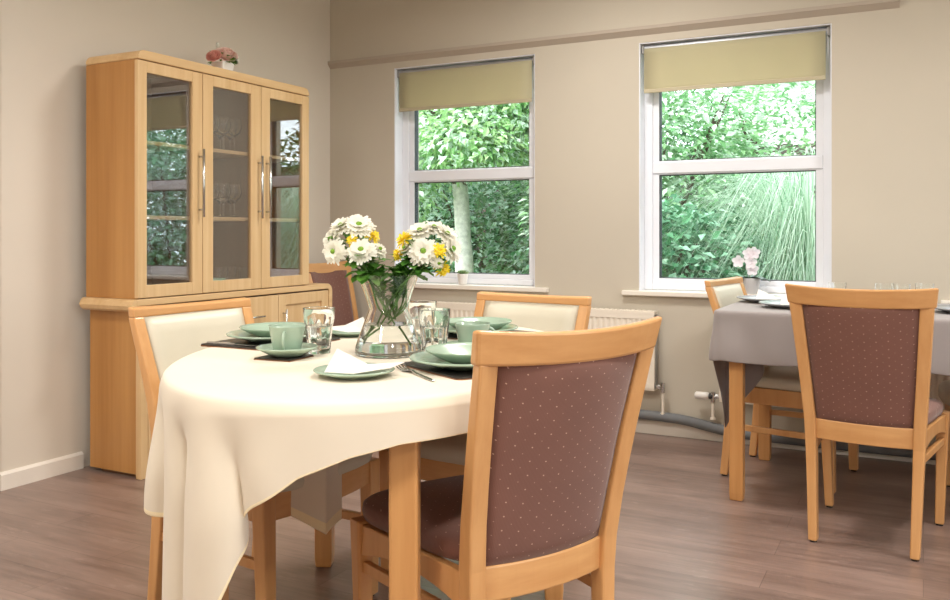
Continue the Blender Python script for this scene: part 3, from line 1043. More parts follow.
# fluted tumblers holding water
tum0 = None
def tumbler(x, y, label):
    global tum0
    if tum0 is not None:
        return place_copy(tum0, (x, y, T), 0.2, label)
    t = thing('tumbler', label, 'glass', (x, y, T), 0, 'fluted water tumblers')
    out = [(.028,0),(.030,.003),(.0315,.016),(.035,.050),(.0372,.072),(.0385,.080),(.0395,.092),(.0415,.117),(.0412,.118)]
    inn = [(.001,.012),(.024,.013),(.027,.020),(.031,.050),(.0335,.072),(.0362,.082),(.0378,.094),(.0398,.117)]
    def lob(k, a):
        if 1 <= k <= 4: return 1-.045*abs(cos(a*5))
        return 1.
    mb = MB(); pr = hold(out+list(reversed(inn)))
    zt = [z for r, z in pr]; top = max(range(len(pr)), key=lambda q: zt[q])
    def lob(k, a):
        if k < top and .004 < zt[k] < .082: return 1-.05*abs(cos(a*5))*smooth01((.084-zt[k])/.012)
        return 1.
    mb = MB(); mb.lathe(pr, 80, capb=True, capt=True, lobes=lob)
    mb.build('glass_body', M['glass'], t, smooth=True)
    mb = MB(); mb.lathe(hold([(.0232,.0135),(.0262,.0205),(.0303,.050),(.0324,.070),(.0326,.0735)]), 48, capb=True, capt=True)
    mb.build('water', M['water'], t, smooth=True)
    tum0 = t
tumbler(-1.392, 1.806, 'fluted tumbler of water beside the left teacup')
tumbler(-1.110, 1.915, 'fluted tumbler of water right of the vase, front one of two')
tumbler(-1.262, 2.110, 'fluted tumbler of water right of the vase, behind another tumbler')

# side plates with folded napkins
def napkin(c, z, sc, flip, label):
    mb = MB()
    P = lambda r, d, h: V(0,0,0)+R_*r*sc*flip+F_*d*sc+V(0,0,h*sc)
    a = P(-.060,-.030,.004); b = P(-.038,.004,.050); f = P(.004,-.050,.004); g = P(.040,-.012,.014); tip = P(.110,-.006,.022); bk = P(.02,.045,.010); tf = P(.080,-.034,.014)
    mid = P(-.012,-.022,.022)
    vs = [a, b, f, g, tip, bk, tf, mid]
    fs = [(0,7,1),(0,2,7),(7,3,1),(2,3,7),(2,6,3),(6,4,3),(1,3,5),(3,4,5),(0,1,5)]
    mb.add([tuple(v) for v in vs], fs)
    o = mb.build('napkin', M['napkin'], None, solid=.0015)
    put(o, (c[0], c[1], z), label, 'napkin', 'folded white paper napkins')
    return o
put(mk('side_plate', P_SIDE, .004), (-1.098, 1.548, T), 'pale green side plate at the front of the oval table, under a folded napkin', 'plate', 'pale green side plates')
napkin((-1.098, 1.548), T+.0105, 1.0, 1, 'white napkin folded to a point at the front of the oval table')
put(mk('side_plate', P_SIDE, .004), (-1.545, 2.165, T), 'pale green side plate behind the vase, beside the left placemat', 'plate', 'pale green side plates')
napkin((-1.545, 2.165), T+.0105, .9, -1, 'white napkin on the side plate half hidden behind the vase')

def fork(p0, p1, label):
    a = V(*p0, 0); b = V(*p1, 0); d = (b-a); ln = d.length; ang = atan2(d.y, d.x)
    mb = MB()
    xs = [(0,.0035,.003),(.03,.0045,.003),(.09,.003,.004),(.115,.003,.007),(.128,.010,.005),(.142,.0125,.002),(.150,.0125,.002)]
    k = ln/.195
    mb.loft([[(x*k,-w,z-.0012),(x*k,w,z-.0012),(x*k,w,z+.0012),(x*k,-w,z+.0012)] for x, w, z in xs])
    for q in range(4):
        y = -.0105+.007*q
        mb.loft([[(x*k,y-w,z-.0009),(x*k,y+w,z-.0009),(x*k,y+w,z+.0009),(x*k,y-w,z+.0009)] for x, w, z in ((.149,.002,.002),(.172,.0018,.004),(.195,.001,.010))])
    o = mb.build('fork', M['steel'], None, bevel=.0006)
    put(o, (a.x, a.y, T+.0012), label, 'fork', 'stainless steel forks', ang)
fork((-.905, 1.560), (-1.075, 1.690), 'steel fork between the front napkin and the right placemat')
fork((-1.755, 2.130), (-1.560, 2.106), 'steel fork beside the left placemat, under the side plate edge')
mb = MB()
mb.loft([[(x,-w,-h),(x,w,-h),(x,w,h),(x,-w,h)] for x, w, h in ((0,.005,.0025),(.08,.006,.0028),(.095,.004,.002),(.11,.008,.0008),(.19,.007,.0006),(.205,.002,.0005))])
kn = mb.build('knife', M['steel'], None, bevel=.0005)
put(kn, (-1.757, 1.785, MT+.0032), 'steel knife along the near edge of the left placemat', 'knife', rz=radians(2))

# ---------------------------------------------------------------- vase and flowers
vt = thing('vase', 'clear waisted glass vase of water in the middle of the oval table', 'vase', VC, 0)
def spl(pts, m=8):
    out = []
    n = len(pts)
    for i in range(n-1):
        p0, p1, p2, p3 = pts[max(0,i-1)], pts[i], pts[i+1], pts[min(n-1,i+2)]
        for k in range(m):
            t = k/m
            out.append(tuple(.5*((2*p1[j])+(-p0[j]+p2[j])*t+(2*p0[j]-5*p1[j]+4*p2[j]-p3[j])*t*t+(-p0[j]+3*p1[j]-3*p2[j]+p3[j])*t**3) for j in range(len(p1))))
    out.append(tuple(pts[-1])); return out
vo = spl([(.074,0),(.083,.003),(.0855,.012),(.0815,.030),(.0655,.075),(.0515,.112),(.0495,.120),(.0515,.128),(.0640,.166),(.0785,.206)], 6)
vi = spl([(.010,.010),(.074,.011),(.0805,.019),(.0780,.033),(.0625,.076),(.0487,.112),(.0468,.120),(.0487,.128),(.0612,.166),(.0760,.206)], 6)
mb = MB(); mb.lathe(hold(vo+list(reversed(vi))), 72, capb=True, capt=True); mb.build('glass_body', M['glass'], vt, smooth=True)
wz = [p for p in vi if p[1] <= .078]
mb = MB(); mb.lathe(hold([(r-.0006, z+.0004) for r, z in wz]+[(wz[-1][0]-.0012, .0795)]), 64, capb=True, capt=True)
mb.build('water', M['water'], vt, smooth=True)

def bloom_mesh(mb, c, d, R, layers, n):
    d = d.normalized(); a0 = d.orthogonal().normalized(); b0 = d.cross(a0)
    for L in range(layers):
        el = .08+.30*L; rl = R*(1-.16*L); base = c+d*(.0025*L)
        for i in range(n):
            a = 2*pi*(i+.5*L+random.uniform(-.3,.3))/n
            o = (a0*cos(a)+b0*sin(a))
            dirn = (o*cos(el)+d*sin(el)).normalized()
            upv = (d*cos(el)-o*sin(el)).normalized()
            ln = rl*random.uniform(.82,1.12)
            rows = []
            s = dirn.cross(upv).normalized()
            for k, (v, w) in enumerate(((.08,.35),(.4,.85),(.75,1.0),(1.0,.45))):
                ww = R*.135*w
                p = base+dirn*ln*v - upv*(ln*.16*v*v)
                rows.append([p-s*ww+upv*ww*.3, p, p+s*ww+upv*ww*.3])
            mb.grid(rows)
FN = 0
def flower(px, py, dep, dr, R, kind, label):
    # position in the vase's own frame: r right of it, dep behind it, height above the table
    r = (px-390)/383.; z = 1.08-(py-233)*2.26/865.-T
    root = V(-r*.25+random.uniform(-.02,.02), -dep*.5+random.uniform(-.03,.03), 0)
    def L(rr, dd, zz): return R_*rr+F_*dd+V(0,0,zz)
    name = 'white_chrysanthemum' if kind == 'w' else 'yellow_chrysanthemum'
    t = thing(name, label, 'flower', VC, 0, 'white chrysanthemums in the vase' if kind == 'w' else 'yellow flowers in the vase')
    head = L(r, dep, z); d = R_*dr[0]+F_*dr[1]+V(0,0,dr[2]); d.normalize()
    mb = MB(); bloom_mesh(mb, head, d, R*1.18, 3, 23 if kind == 'w' else 11)
    mb.build('bloom', M['petal_w'] if kind == 'w' else M['petal_y'], t, smooth=True)
    mb = MB()
    a0 = d.orthogonal().normalized(); b0 = d.cross(a0)
    loops = []
    er = R*.24
    for k in range(6):
        q = k/5*pi/2
        loops.append([tuple(head+d*(.0085+.007*sin(q)) + (a0*cos(2*pi*j/14)+b0*sin(2*pi*j/14))*er*max(.05, cos(q))) for j in range(14)])
    mb.loft(loops); mb.build('flower_eye', M['eye_g'] if kind == 'w' else M['eye_y'], t, smooth=True)
    back = head-d*.004
    th = random.uniform(0, 2*pi); nr = random.uniform(.006, .026)
    neck = L(nr*cos(th)+r*.18, nr*sin(th)*.8, .125)
    rimp = L(max(-.05, min(.05, r*.62)), max(-.04, min(.04, dep*.6)), .195)
    global FN; FN += 1
    bot = L(max(-.05, min(.05, -r*.6)), random.uniform(-.04,.04), random.uniform(.022,.035)) if FN % 6 == 1 else L(nr*.9*cos(th), nr*.8*sin(th), random.uniform(.088,.105))
    pts = spl([tuple(bot), tuple(neck), tuple(rimp), tuple(back-d*.03+V(0,0,-.004)), tuple(back)], 7)
    mb = MB(); mb.tube(pts, .0024, 7); mb.build('stem', M['stem'], t, smooth=True)
    mb = MB()
    for k in range(17):
        u = random.choice((.34,.38,.42,.45,.48,.51,.54,.58,.64,.70,.76,.82,.88))
        p = Vector(pts[int(u*(len(pts)-1))])
        a = random.uniform(0, 2*pi)
        inside = p.z < .205
        ln = random.uniform(.034,.050) if inside else random.uniform(.038,.062)
        dd = V(cos(a), sin(a), random.uniform(.15,1.1) if inside else random.uniform(-.3,.7)).normalized()
        if inside:
            rad = hypot(p.x, p.y)
            if p.z < .16: ln *= .7
            if rad > .03: dd = V(-p.x*.6/rad+.3*cos(a), -p.y*.6/rad+.3*sin(a), 1).normalized()
        s = dd.cross(V(0,0,1)).normalized(); n2 = s.cross(dd)
        w = ln*.62
        prof = ((0,.06),(.18,.5),(.3,.32),(.5,1.0),(.62,.6),(.8,.72),(1,.05))
        rows = []
        for v, ww in prof:
            c = p+dd*ln*v-n2*(ln*.22*v*v)
            rows.append([c-s*w*ww*.5+n2*w*.1*ww, c, c+s*w*ww*.5+n2*w*.1*ww])
        mb.grid(rows)
    mb.build('leaves', M['fleaf'], t, smooth=True)
FL = [
 (344,228,.01,(-.35,-.35,.8),.033,'w','white chrysanthemum at the top left of the left-hand cluster'),
 (336,240,.00,(-.75,-.45,.35),.031,'w','white chrysanthemum at the outer left edge of the left-hand cluster'),
 (361,227,.00,(.1,-.6,.75),.036,'w','white chrysanthemum at the top right of the left-hand cluster'),
 (339,251,-.03,(-.3,-.9,.1),.028,'w','white chrysanthemum facing us, lowest of the left-hand cluster'),
 (365,251,-.035,(0,-.72,.65),.034,'w','broad white chrysanthemum at the lower middle of the left-hand cluster'),
 (380,251,.00,(.55,-.4,.7),.022,'w','small white chrysanthemum at the right edge of the left-hand cluster'),
 (421,233,.01,(-.15,-.4,.85),.034,'w','white chrysanthemum at the top left of the right-hand cluster'),
 (434,230,.03,(.1,-.3,.9),.031,'w','topmost white chrysanthemum of the right-hand cluster'),
 (446,236,.01,(.5,-.3,.75),.032,'w','white chrysanthemum at the top right of the right-hand cluster'),
 (425,251,-.035,(.02,-.95,.25),.034,'w','white chrysanthemum with a bright green eye facing us'),
 (408,250,-.015,(-.5,-.4,.7),.021,'w','small white bloom at the left of the right-hand cluster'),
 (451,249,-.005,(.75,-.5,.3),.031,'w','white chrysanthemum at the outer right edge of the right-hand cluster'),
 (439,263,-.03,(.3,-.8,.2),.016,'w','smallest white bloom, hanging low at the right of the vase'),
 (373,237,.02,(.5,-.3,.6),.022,'y','yellow flower at the upper right of the left-hand cluster'),
 (356,240,-.02,(-.2,-.8,.4),.016,'y','yellow flower in the middle of the left-hand cluster'),
 (406,240,.00,(-.6,-.4,.6),.023,'y','upper yellow flower at the left of the right-hand cluster'),
 (401,254,-.01,(-.8,-.5,.3),.018,'y','lower yellow flower at the left of the right-hand cluster'),
 (440,250,-.035,(.3,-.8,.5),.019,'y','yellow flower beside the green-eyed white bloom'),
 (443,267,-.02,(.5,-.5,-.3),.021,'y','yellow flower drooping lowest at the right of the vase'),
]
for f in FL: flower(*f)

# ---------------------------------------------------------------- rectangular table with grey cloth
RX0, RX1, RY0, RY1 = -.745, .395, 3.560, 4.345
rt = thing('dining_table', 'rectangular wooden dining table under the grey cloth', 'table', ((RX0+RX1)/2, (RY0+RY1)/2, 0), 0)
hx, hy = (RX1-RX0)/2-.012, (RY1-RY0)/2-.012
mb = MB(); mb.box(-hx, hx, -hy, hy, .738, .762); mb.build('tabletop', M['beech_t'], rt, bevel=.006)
for sx in (-1, 1):
    for sy in (-1, 1):
        mb = MB(); mb.bar([(0,0,0,.050,.050),(0,0,.03,.054,.054),(0,0,.737,.056,.056)])
        mb.build('leg', M['beech_t'], rt, bevel=.005, loc=(sx*(hx-.062), sy*(hy-.032), 0))
mb = MB()
mb.box(-hx+.09, hx-.09, -hy+.022, -hy+.042, .67, .737); mb.box(-hx+.09, hx-.09, hy-.042, hy-.022, .67, .737)
mb.box(-hx+.052, -hx+.072, -hy+.06, hy-.06, .67, .737); mb.box(hx-.072, hx-.052, -hy+.06, hy-.06, .67, .737)
mb.build('apron', M['beech_t'], rt)
per = []
rad = .02
def rect_per():
    out = []
    cx, cy = (RX0+RX1)/2, (RY0+RY1)/2
    def side(ax, ay, bx, by, nx, ny, n, nm):
        for i in range(n):
            u = i/n
            out.append((ax+(bx-ax)*u, ay+(by-ay)*u, nx, ny, nm, u))
    def corner(x, y, a0, nm):
        for k in range(6):
            a = radians(a0+90*k/6)
            out.append((x+rad*cos(a), y+rad*sin(a), cos(a), sin(a), nm, k/6))
    side(RX0+rad, RY0, RX1-rad, RY0, 0, -1, 60, 'near')
    corner(RX1-rad, RY0+rad, -90, 'c1')
    side(RX1, RY0+rad, RX1, RY1-rad, 1, 0, 44, 'right')
    corner(RX1-rad, RY1-rad, 0, 'c2')
    side(RX1-rad, RY1, RX0+rad, RY1, 0, 1, 60, 'far')
    corner(RX0+rad, RY1-rad, 90, 'c3')
    side(RX0, RY1-rad, RX0, RY0+rad, -1, 0, 44, 'left')
    corner(RX0+rad, RY0+rad, 180, 'c4')
    return out
for x, y, nx, ny, nm, u in rect_per():
    if nm in ('near',): L = .185+.01*sin(u*9)
    elif nm == 'far': L = .10
    elif nm == 'left':
        L = .18+.34*max(0., 1-(3.80-y)/.22) if y < 3.80 else .18+.34*max(0., 1-(y-3.80)/.42)
    elif nm == 'right': L = .20
    else: L = .19
    def fold(s, nm=nm, u=u):
        g = smooth01(s/.18)
        if nm == 'near': return g*(.012+.010*sin(u*17+1.0)+.006*sin(u*41))*.9
        if nm == 'left': return g*(.002+.008*sin(u*13+.5))
        if nm.startswith('c'): return g*.022*sin(pi*u) + .004*g
        return .004*g
    p = dict(x=x, y=y, nx=nx, ny=ny, L=L, fold=fold)
    if nm == 'left' and y > 3.80:
        # the hanging corner is folded in under the table in front of the chair seat
        q = y-3.80; fade = 1-smooth01((y-4.08)/.22)
        p['fold'] = lambda s, q=q, fade=fade, f0=fold: f0(s)-smooth01((s-.10)/.14)*.50*q*fade
        p['tang'] = lambda s, q=q, fade=fade: smooth01((s-.10)/.14)*.86*q*fade
    per.append(p)
rows = drape(per, ((RX0+RX1)/2, (RY0+RY1)/2), T-.001, 14, .012)
mb = MB(); mb.grid(rows, 0, wrap=True)
tg = mb.build('tablecloth', M['grey_cloth'], None, smooth=True, solid=.002, subsurf=1)
tag(tg, 'plain grey cloth over the rectangular table by the right window', 'tablecloth')

def grey_setting(x, y, label_p, label_n, flip):
    put(mk('side_plate', P_BIG, .0045, 'grey_plate'), (x, y, T), label_p, 'plate', 'grey plates on the right table')
    napkin((x, y), T+.010, 1.0, flip, label_n)
grey_setting(-.625, 4.06, 'grey plate nearest the orchid on the grey-clothed table', 'white napkin on the grey plate nearest the orchid', 1)
grey_setting(-.485, 3.80, 'grey plate near the front edge of the grey cloth, left of the maroon chair', 'white napkin on the grey plate left of the maroon chair back', 1)
grey_setting(.155, 3.86, 'grey plate on the grey cloth, right of the maroon chair back', 'white napkin on the grey plate right of the maroon chair back', 1)
cg = None
for i, (x, y, w) in enumerate(((-.335, 4.10, 'standing apart at the left, by the window edge'), (-.150, 4.12, 'first of the pair above the maroon chair back'), (-.085, 4.10, 'second of the pair above the maroon chair back'), (.005, 4.20, 'rightmost, above the maroon chair back'))):
    if cg is None:
        cg = lathe_shell([(.030,0),(.033,.006),(.037,.095)], [(.001,.009),(.029,.010),(.0352,.095)]).build('drinking_glass', M['glass'], None, smooth=True)
        o = cg
    else:
        o = cg.copy(); COL.objects.link(o)
    put(o, (x, y, T), 'clear glass on the grey-clothed table, '+w, 'glass', 'clear glasses on the right table')

# ---------------------------------------------------------------- radiators and pipes
def radiator(x0, x1, z0, z1, label, trv):
    t = thing('radiator', label, 'radiator', ((x0+x1)/2, WY, 0), 0, 'white panel radiators under the windows')
    hw = (x1-x0)/2; yb, yf = -.030, -.088
    mb = MB()
    n = int((x1-x0)/.0083); rows = []
    cols = []
    for i in range(n+1):
        x = -hw+.03+(2*hw-.06)*i/n
        q = i % 4
        cols.append((x, yf+(.005 if q in (1, 2) else 0)))
    loop_b = [(c[0], c[1], z0+.045) for c in cols]; loop_t = [(c[0], c[1], z1-.045) for c in cols]
    mb.grid([loop_b, loop_t])
    # frame round the flutes and the back of the panel
    mb.box(-hw, -hw+.03, yf, yb-.03, z0+.02, z1-.02); mb.box(hw-.03, hw, yf, yb-.03, z0+.02, z1-.02)
    mb.box(-hw, hw, yf-.001, yb-.03, z1-.045, z1-.020); mb.box(-hw, hw, yf-.001, yb-.03, z0+.020, z0+.045)
    mb.box(-hw+.03, hw-.03, yf+.006, yb-.03, z0+.045, z1-.045)
    mb.build('panel', M['radiator'], t)
    mb = MB(); mb.box(-hw-.002, hw+.002, yf-.002, yb, z1-.020, z1-.004)
    k = int(2*hw/.03)
    for i in range(k): mb.box(-hw+.012+i*.03, -hw+.030+i*.03, yf+.008, yb-.008, z1-.0045, z1-.001)
    mb.build('top_grille', M['radiator'], t)
    mb = MB(); mb.box(-hw, hw, yf+.004, yb, z0+.008, z0+.020)
    mb.build('bottom_edge', M['radiator'], t)
    for s in (-1, 1):
        mb = MB(); mb.box(s*hw-.002, s*hw+.002, yf+.018, yb, z0+.022, z1-.022)
        mb.build('end_panel', M['rad_grey'], t)
    for s in (-.6, .6):
        mb = MB(); mb.box(s*hw-.02, s*hw+.02, yb, -.004, z0+.05, z1-.06); mb.build('bracket', M['rad_grey'], t)
    # valve on one end
    s = -1 if trv else 1
    vx = s*(hw+.038); vz = z0+.028
    mb = MB(); mb.tube([(s*hw, -.058, vz), (vx, -.058, vz)], .010, 12); mb.tube([(vx, -.058, vz-.03), (vx, -.058, vz+.022)], .012, 12)
    mb.tube([(s*(hw+.012), -.058, vz), (s*(hw+.024), -.058, vz)], .014, 6)
    v = mb.build('valve', M['chrome'], t)
    if trv:
        mb = MB(); mb.tube([(vx, -.058, vz), (vx-.02, -.058, vz)], .015, 16); mb.build('valve_collar', M['black'], v)
        mb = MB(); mb.tube([(vx-.02, -.058, vz), (vx-.03, -.058, vz), (vx-.085, -.058, vz), (vx-.092, -.058, vz)], [.016,.020,.019,.013], 20); mb.build('valve_head', M['pot_white'], v, smooth=True)
    mb = MB(); mb.tube([(vx, -.058, vz-.03), (vx, -.058, .118)], .008, 12)
    mb.tube([(vx, -.058, .118), (vx, -.058, .128)], .014, 12)
    mb.build('drop_pipe', M['pipe_white'], t)
radiator(-2.640, -1.262, .236, .668, 'white panel radiator under the left window, behind the oval table', False)
radiator(-.925, .75, .210, .665, 'white panel radiator under the right windows, mostly hidden by the grey-clothed table', True)
pp = spl([(-2.9,-.045,.108),(-2.2,-.045,.108),(-1.55,-.045,.108),(-1.25,-.045,.106),(-1.10,-.045,.098),(-.98,-.045,.078),(-.85,-.045,.062),(-.6,-.045,.056),(.2,-.045,.056),(1.2,-.045,.056)], 6)
mb = MB(); mb.tube([(x, WY+y-.006, z) for x, y, z in pp], .026, 16)
tag(mb.build('heating_pipe', M['pipe_grey'], None, smooth=True), 'grey lagged heating pipe running along the skirting under the radiators', 'pipe')

# ---------------------------------------------------------------- plants on the sills
su = thing('potted_succulent', 'tiny white pot of succulent on the left window sill', 'plant', (-2.468, 4.600, WZ0))
mb = MB(); mb.lathe([(.020,0),(.024,.004),(.034,.062),(.034,.066),(.031,.066),(.030,.055)], 32, capt=True); mb.build('pot', M['pot_white'], su, smooth=True)
mb = MB()
for i in range(26):
    a = i*2.4; e = .25+.04*i
    d = V(cos(a)*cos(e), sin(a)*cos(e), sin(e))
    petal(mb, V(0,0,.058), d, V(0,0,1), .045-.0008*i, .016, .1)
mb.build('leaves', M['sleaf'], su, smooth=True, solid=.002)
oc = thing('orchid', 'white orchid in a pale pot on the right window sill', 'plant', (-.790, 4.610, WZ0))
mb = MB(); mb.lathe([(.034,0),(.037,.004),(.050,.075),(.050,.080),(.046,.080),(.045,.068)], 32, capt=True); mb.build('pot', M['pot_grey'], oc, smooth=True)
mb = MB()
for a, e in ((.1,.25),(2.7,.2),(4.0,.3),(5.6,.35),(1.6,.5)):
    petal(mb, V(0,0,.075), V(cos(a)*cos(e), sin(a)*cos(e), sin(e)), V(0,0,1), .10, .04, -.35, nseg=6)
mb.build('leaves', M['oleaf'], oc, smooth=True, solid=.002)
st = spl([(0,0,.06),(-.01,.0,.13),(-.03,0,.19),(-.005,-.005,.235),(.02,-.01,.24)], 6)
mb = MB(); mb.tube(st, .003, 7); mb.build('stem', M['stem'], oc, smooth=True)
for c in ((-.058,-.012,.165),(-.005,-.016,.205),(.022,-.02,.210),(.006,-.018,.160),(.012,-.012,.125)):
    mb = MB()
    for k in range(5):
        a = 2*pi*k/5+.3
        petal(mb, V(*c), V(cos(a), -.25, sin(a)), V(0,-1,0), .033, .030, .1)
    mb.build('bloom', M['orchid'], oc, smooth=True)

# ---------------------------------------------------------------- garden
GZ = -.15
struct('ground', MB().box(-14, 8, WY+.3, 24, GZ-.1, GZ).box(RX+.2, 14, -8, WY+.3, GZ-.1, GZ), M['lawn'])
mb = MB()
for i in range(110):
    x = -12.5+i*.16
    mb.box(x, x+.152, 11.6, 11.62, GZ, 2.2+.01*(i % 3))
mb.box(-12.5, 5.1, 11.62, 11.66, .3, .38); mb.box(-12.5, 5.1, 11.62, 11.66, 1.6, 1.68)
tag(mb.build('garden_fence', M['fence'], None), 'dark board fence behind the shrubs outside the windows', 'fence')

def foliage(mb, c, rad, n, ln, seed, shell=.5, droop=.0):
    rnd = random.Random(seed)
    for i in range(n):
        while True:
            p = V(rnd.uniform(-1,1), rnd.uniform(-1,1), rnd.uniform(-1,1))
            if .02 < p.length <= 1: break
        rr = p.length; q = p/rr
        k = shell+(1-shell)*rnd.random()**.7
        nz = noise.noise(q*2.3+V(seed*1.7, 0, 0))*.28
        k *= 1+nz
        pos = V(c[0]+q.x*rad[0]*k, c[1]+q.y*rad[1]*k, c[2]+q.z*rad[2]*k)
        if pos.z < GZ+.03: continue
        d = V(q.x+rnd.uniform(-.9,.9), q.y+rnd.uniform(-.9,.9), q.z*.4+rnd.uniform(-.8,.4)-droop)
        nn = V(q.x*.5+rnd.uniform(-.5,.5), q.y*.5+rnd.uniform(-.5,.5), .8)
        L = ln*rnd.uniform(.65,1.3)
        mb.leaf(pos, d, nn, L, L*.55)
def shrub(x, y, rad, h, n, ln, mat, seed, label, name='garden_shrub', group='shrubs in the garden', shell=.45):
    t = thing(name, label, 'shrub', (x, y, GZ), 0, group)
    mb = MB(); foliage(mb, (0,0,h), rad, n, ln, seed, shell)
    mb.v = [(a, b, max(c, .01)) for a, b, c in mb.v]
    mb.build('foliage', M[mat], t)
    mb = MB(); rnd = random.Random(seed+5)
    for k in range(7):
        a = rnd.uniform(0, 2*pi); 
        mb.tube(spl([(.06*cos(a),.06*sin(a),0),(.25*rad[0]*cos(a),.25*rad[1]*sin(a),h*.7),(.65*rad[0]*cos(a),.65*rad[1]*sin(a),h+rad[2]*.5)], 4), [.022]*4+[.014]*4+[.006], 6)
    mb.build('branches', M['bark_dark'], t)
shrub(-2.45, 8.3, (1.3,.95,1.45), 1.8, 11000, .085, 'leaf_lime', 3, 'lime green shrub filling the upper left of the right window')
shrub(-2.05, 7.0, (.95,.7,.85), .72, 6500, .10, 'leaf_laurel', 4, 'dark glossy laurel shrub at the lower left of the right window')
shrub(-.9, 9.6, (1.4,1.0,1.6), 1.75, 8500, .085, 'leaf_lime', 6, 'pale green shrub behind the arching grass in the right window')
shrub(-3.45, 9.4, (1.2,.9,1.35), 1.1, 11000, .095, 'leaf_ivy', 8, 'ivy-covered shrub right of the pale tree trunk in the left window')
shrub(-4.9, 9.7, (1.3,1.0,1.35), 1.1, 11000, .095, 'leaf_ivy', 9, 'green shrub behind the pale tree trunk in the left window')
shrub(-6.6, 10.0, (1.5,1.1,1.5), 1.25, 7000, .10, 'leaf_dark', 10, 'dark green shrub beyond the left edge of the left window')
shrub(-3.0, 10.5, (1.5,.8,1.5), 1.5, 6500, .10, 'leaf_dark', 11, 'tall dark shrub against the fence between the two windows')
shrub(.8, 9.0, (1.4,1.1,1.4), 1.3, 6000, .10, 'leaf_dark', 12, 'dark shrub to the right of the arching grass')

shrub(1.9, 7.6, (1.3,1.0,1.5), 1.2, 6500, .095, 'leaf_laurel', 14, 'glossy shrub close to the house, right of the arching grass')
shrub(3.6, 8.8, (1.7,1.2,1.9), 1.5, 7000, .11, 'leaf_ivy', 15, 'tall green shrub at the far right of the garden')
shrub(5.6, 9.6, (1.7,1.2,1.9), 1.5, 5000, .12, 'leaf_dark', 16, 'dark tall shrub at the right end of the fence')
tr = thing('garden_tree', 'pale-trunked broadleaf tree outside the left window', 'tree', (-4.36, 8.15, GZ))
mb = MB(); mb.tube(spl([(0,0,0),(.01,0,.7),(-.02,0,1.4),(-.06,.0,1.9)], 5), [.125]*4+[.10]*4+[.085]*8, 14)
mb.build('trunk', M['bark_pale'], tr, smooth=True)
mb = MB()
for e in ((-.75,.1,3.0),(.85,-.1,2.75),(.15,.5,3.3),(-.3,-.5,3.1),(.9,.3,2.2)):
    mb.tube(spl([(-.05,0,1.72),(e[0]*.4,e[1]*.4,2.1+.1*abs(e[0])),e], 6), [.06]*6+[.04]*6+[.015], 8)
mb.build('branch', M['bark_dark'], tr, smooth=True)
mb = MB()
for k, (c, r, n) in enumerate((((-.8,.0,2.75),(1.0,.8,.75),4200),((.75,-.1,2.6),(.95,.8,.8),4200),((0,.3,3.4),(1.4,1.1,.9),5200),((.25,-.55,2.15),(.75,.5,.4),1500),((-.6,-.4,1.75),(.55,.4,.45),900))):
    foliage(mb, c, r, int(n*1.5), .092, 40+k, .2, .15)
mb.build('crown', M['leaf_tree'], tr)

pg = thing('pampas_clump', 'big clump of pale arching grass outside the right window', 'grass clump', (-.76, 7.10, GZ))
mb = MB(); rnd = random.Random(21)
for i in range(1900):
    a = rnd.uniform(0, 2*pi); r0 = rnd.uniform(0, .22)
    H = rnd.uniform(.9, 1.95); out = rnd.uniform(.35, 1.55)
    bx, by = r0*cos(a), r0*sin(a); w = rnd.uniform(.0035, .007)
    dx, dy = cos(a), sin(a); sx, sy = -dy*w, dx*w
    tw = rnd.uniform(-1.1,1.1)
    rows = []
    fall = rnd.uniform(.4, 1.5)
    for k in range(9):
        v = k/8
        o = out*(v**1.7)
        z = H*(1-(1-min(1, v*1.45))**2) - fall*max(0, v-.5)**1.5*2.6
        z = max(z, .02)
        q = 1-.85*v
        c = V(bx+dx*o+tw*v*v*-dy*.5, by+dy*o+tw*v*v*dx*.5, z)
        rows.append([(c.x-sx*q, c.y-sy*q, c.z), (c.x+sx*q, c.y+sy*q, c.z+w*.3)])
    mb.grid(rows)
mb.build('blades', M['grass_blade'], pg)

hs = thing('house', 'white neighbouring house with grey roof far beyond the right window', 'house', (-1.5, 21.5, GZ))
mb = MB(); mb.box(-2.2, 6, -2, 2, 0, 4.6); mb.build('wall', M['render'], hs)
mb = MB(); mb.loft([[(x, -2.4, 4.55), (x, -2.4, 4.7), (x, 0, 6.0), (x, 2.4, 4.7), (x, 2.4, 4.55)] for x in (-2.5, 6.3)]); mb.build('roof', M['slate'], hs)

# ---------------------------------------------------------------- light
world = bpy.data.worlds.new('sky'); scene.world = world; world.use_nodes = True
bg = world.node_tree.nodes['Background']
bg.inputs[0].default_value = (.88, .95, 1.0, 1); bg.inputs[1].default_value = 2.7

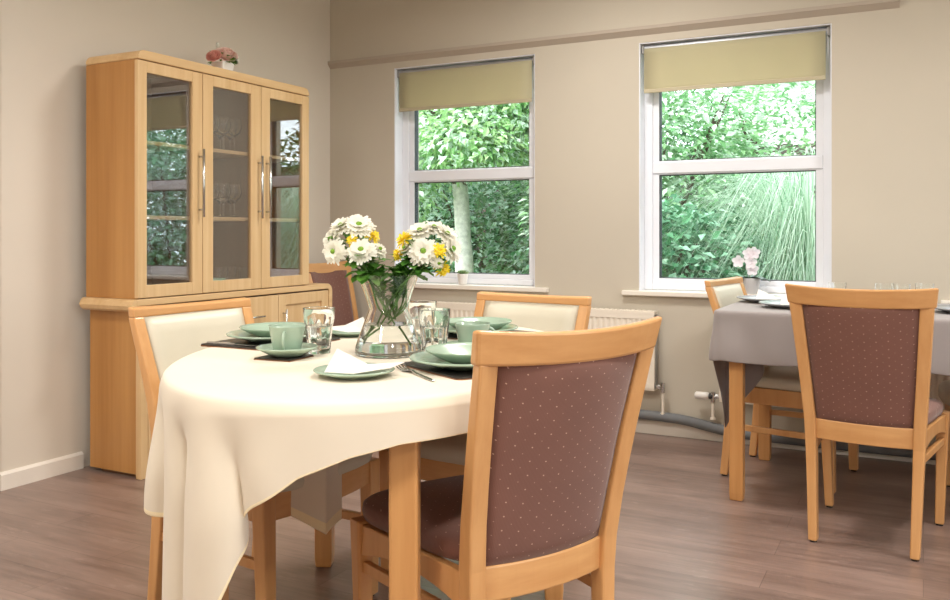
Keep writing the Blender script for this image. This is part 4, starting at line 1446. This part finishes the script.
def lamp(kind, name, loc, energy, col=(1, 1, 1), size=.5, rot=(0, 0, 0), shape='DISK', spread=None):
    l = bpy.data.lights.new(name, kind); l.energy = energy; l.color = col
    if kind == 'AREA':
        l.shape = shape; l.size = size
        if spread: l.spread = spread
    o = bpy.data.objects.new(name, l); COL.objects.link(o)
    o.location = loc; o.rotation_euler = rot
    return o
sun = lamp('SUN', 'sun', (0, 0, 10), 3.6, (1, .97, .92), rot=(radians(38), 0, radians(-12)))
sun.data.angle = radians(12)
WARM = (1.0, .96, .905)
for x, y, e in ((-1.35, 3.35, 24), (.9, 3.0, 24), (-2.3, .9, 22), (.2, .9, 24), (1.6, -.6, 30), (-1.2, -1.3, 30)):  # first lamp explains the cabinet's wall shadow; the rest are added fill
    lamp('AREA', 'ceiling_lamp_and_fill', (x, y, CH-.05), e, WARM, .5, spread=radians(165))
l = bpy.data.lights.new('window_portal', 'AREA'); l.shape = 'RECTANGLE'; l.size = QZ1-QZ0; l.size_y = QY1-QY0
l.cycles.is_portal = True  # portal over the added fill window
o = bpy.data.objects.new('window_portal', l); COL.objects.link(o)
o.location = (RX+.18, (QY0+QY1)/2, (QZ0+QZ1)/2); o.rotation_euler = (0, radians(90), 0)
for a, b in WIN:
    l = bpy.data.lights.new('window_portal', 'AREA'); l.shape = 'RECTANGLE'; l.size = b-a; l.size_y = WZ1-WZ0
    l.cycles.is_portal = True
    o = bpy.data.objects.new('window_portal', l); COL.objects.link(o)
    o.location = ((a+b)/2, 4.78, (WZ0+WZ1)/2); o.rotation_euler = (radians(-90), 0, 0)

# ---------------------------------------------------------------- camera
cam = bpy.data.cameras.new('camera'); cam.sensor_width = 36; cam.lens = 865*36/950
cam.shift_y = -(300-233)/950
cam.clip_start = .05; cam.clip_end = 200
co = bpy.data.objects.new('camera', cam); COL.objects.link(co)
co.location = (0, 0, 1.08); co.rotation_euler = (radians(90), 0, radians(27.4))
scene.camera = co
vs = scene.view_settings
vs.view_transform = 'Standard'; vs.look = 'None'; vs.gamma = 1; vs.use_curve_mapping = False; vs.exposure = 0.62
scene.cycles.max_bounces = 14; scene.cycles.transmission_bounces = 14; scene.cycles.transparent_max_bounces = 16
scene.cycles.diffuse_bounces = 5
scene.cycles.sample_clamp_indirect = 6
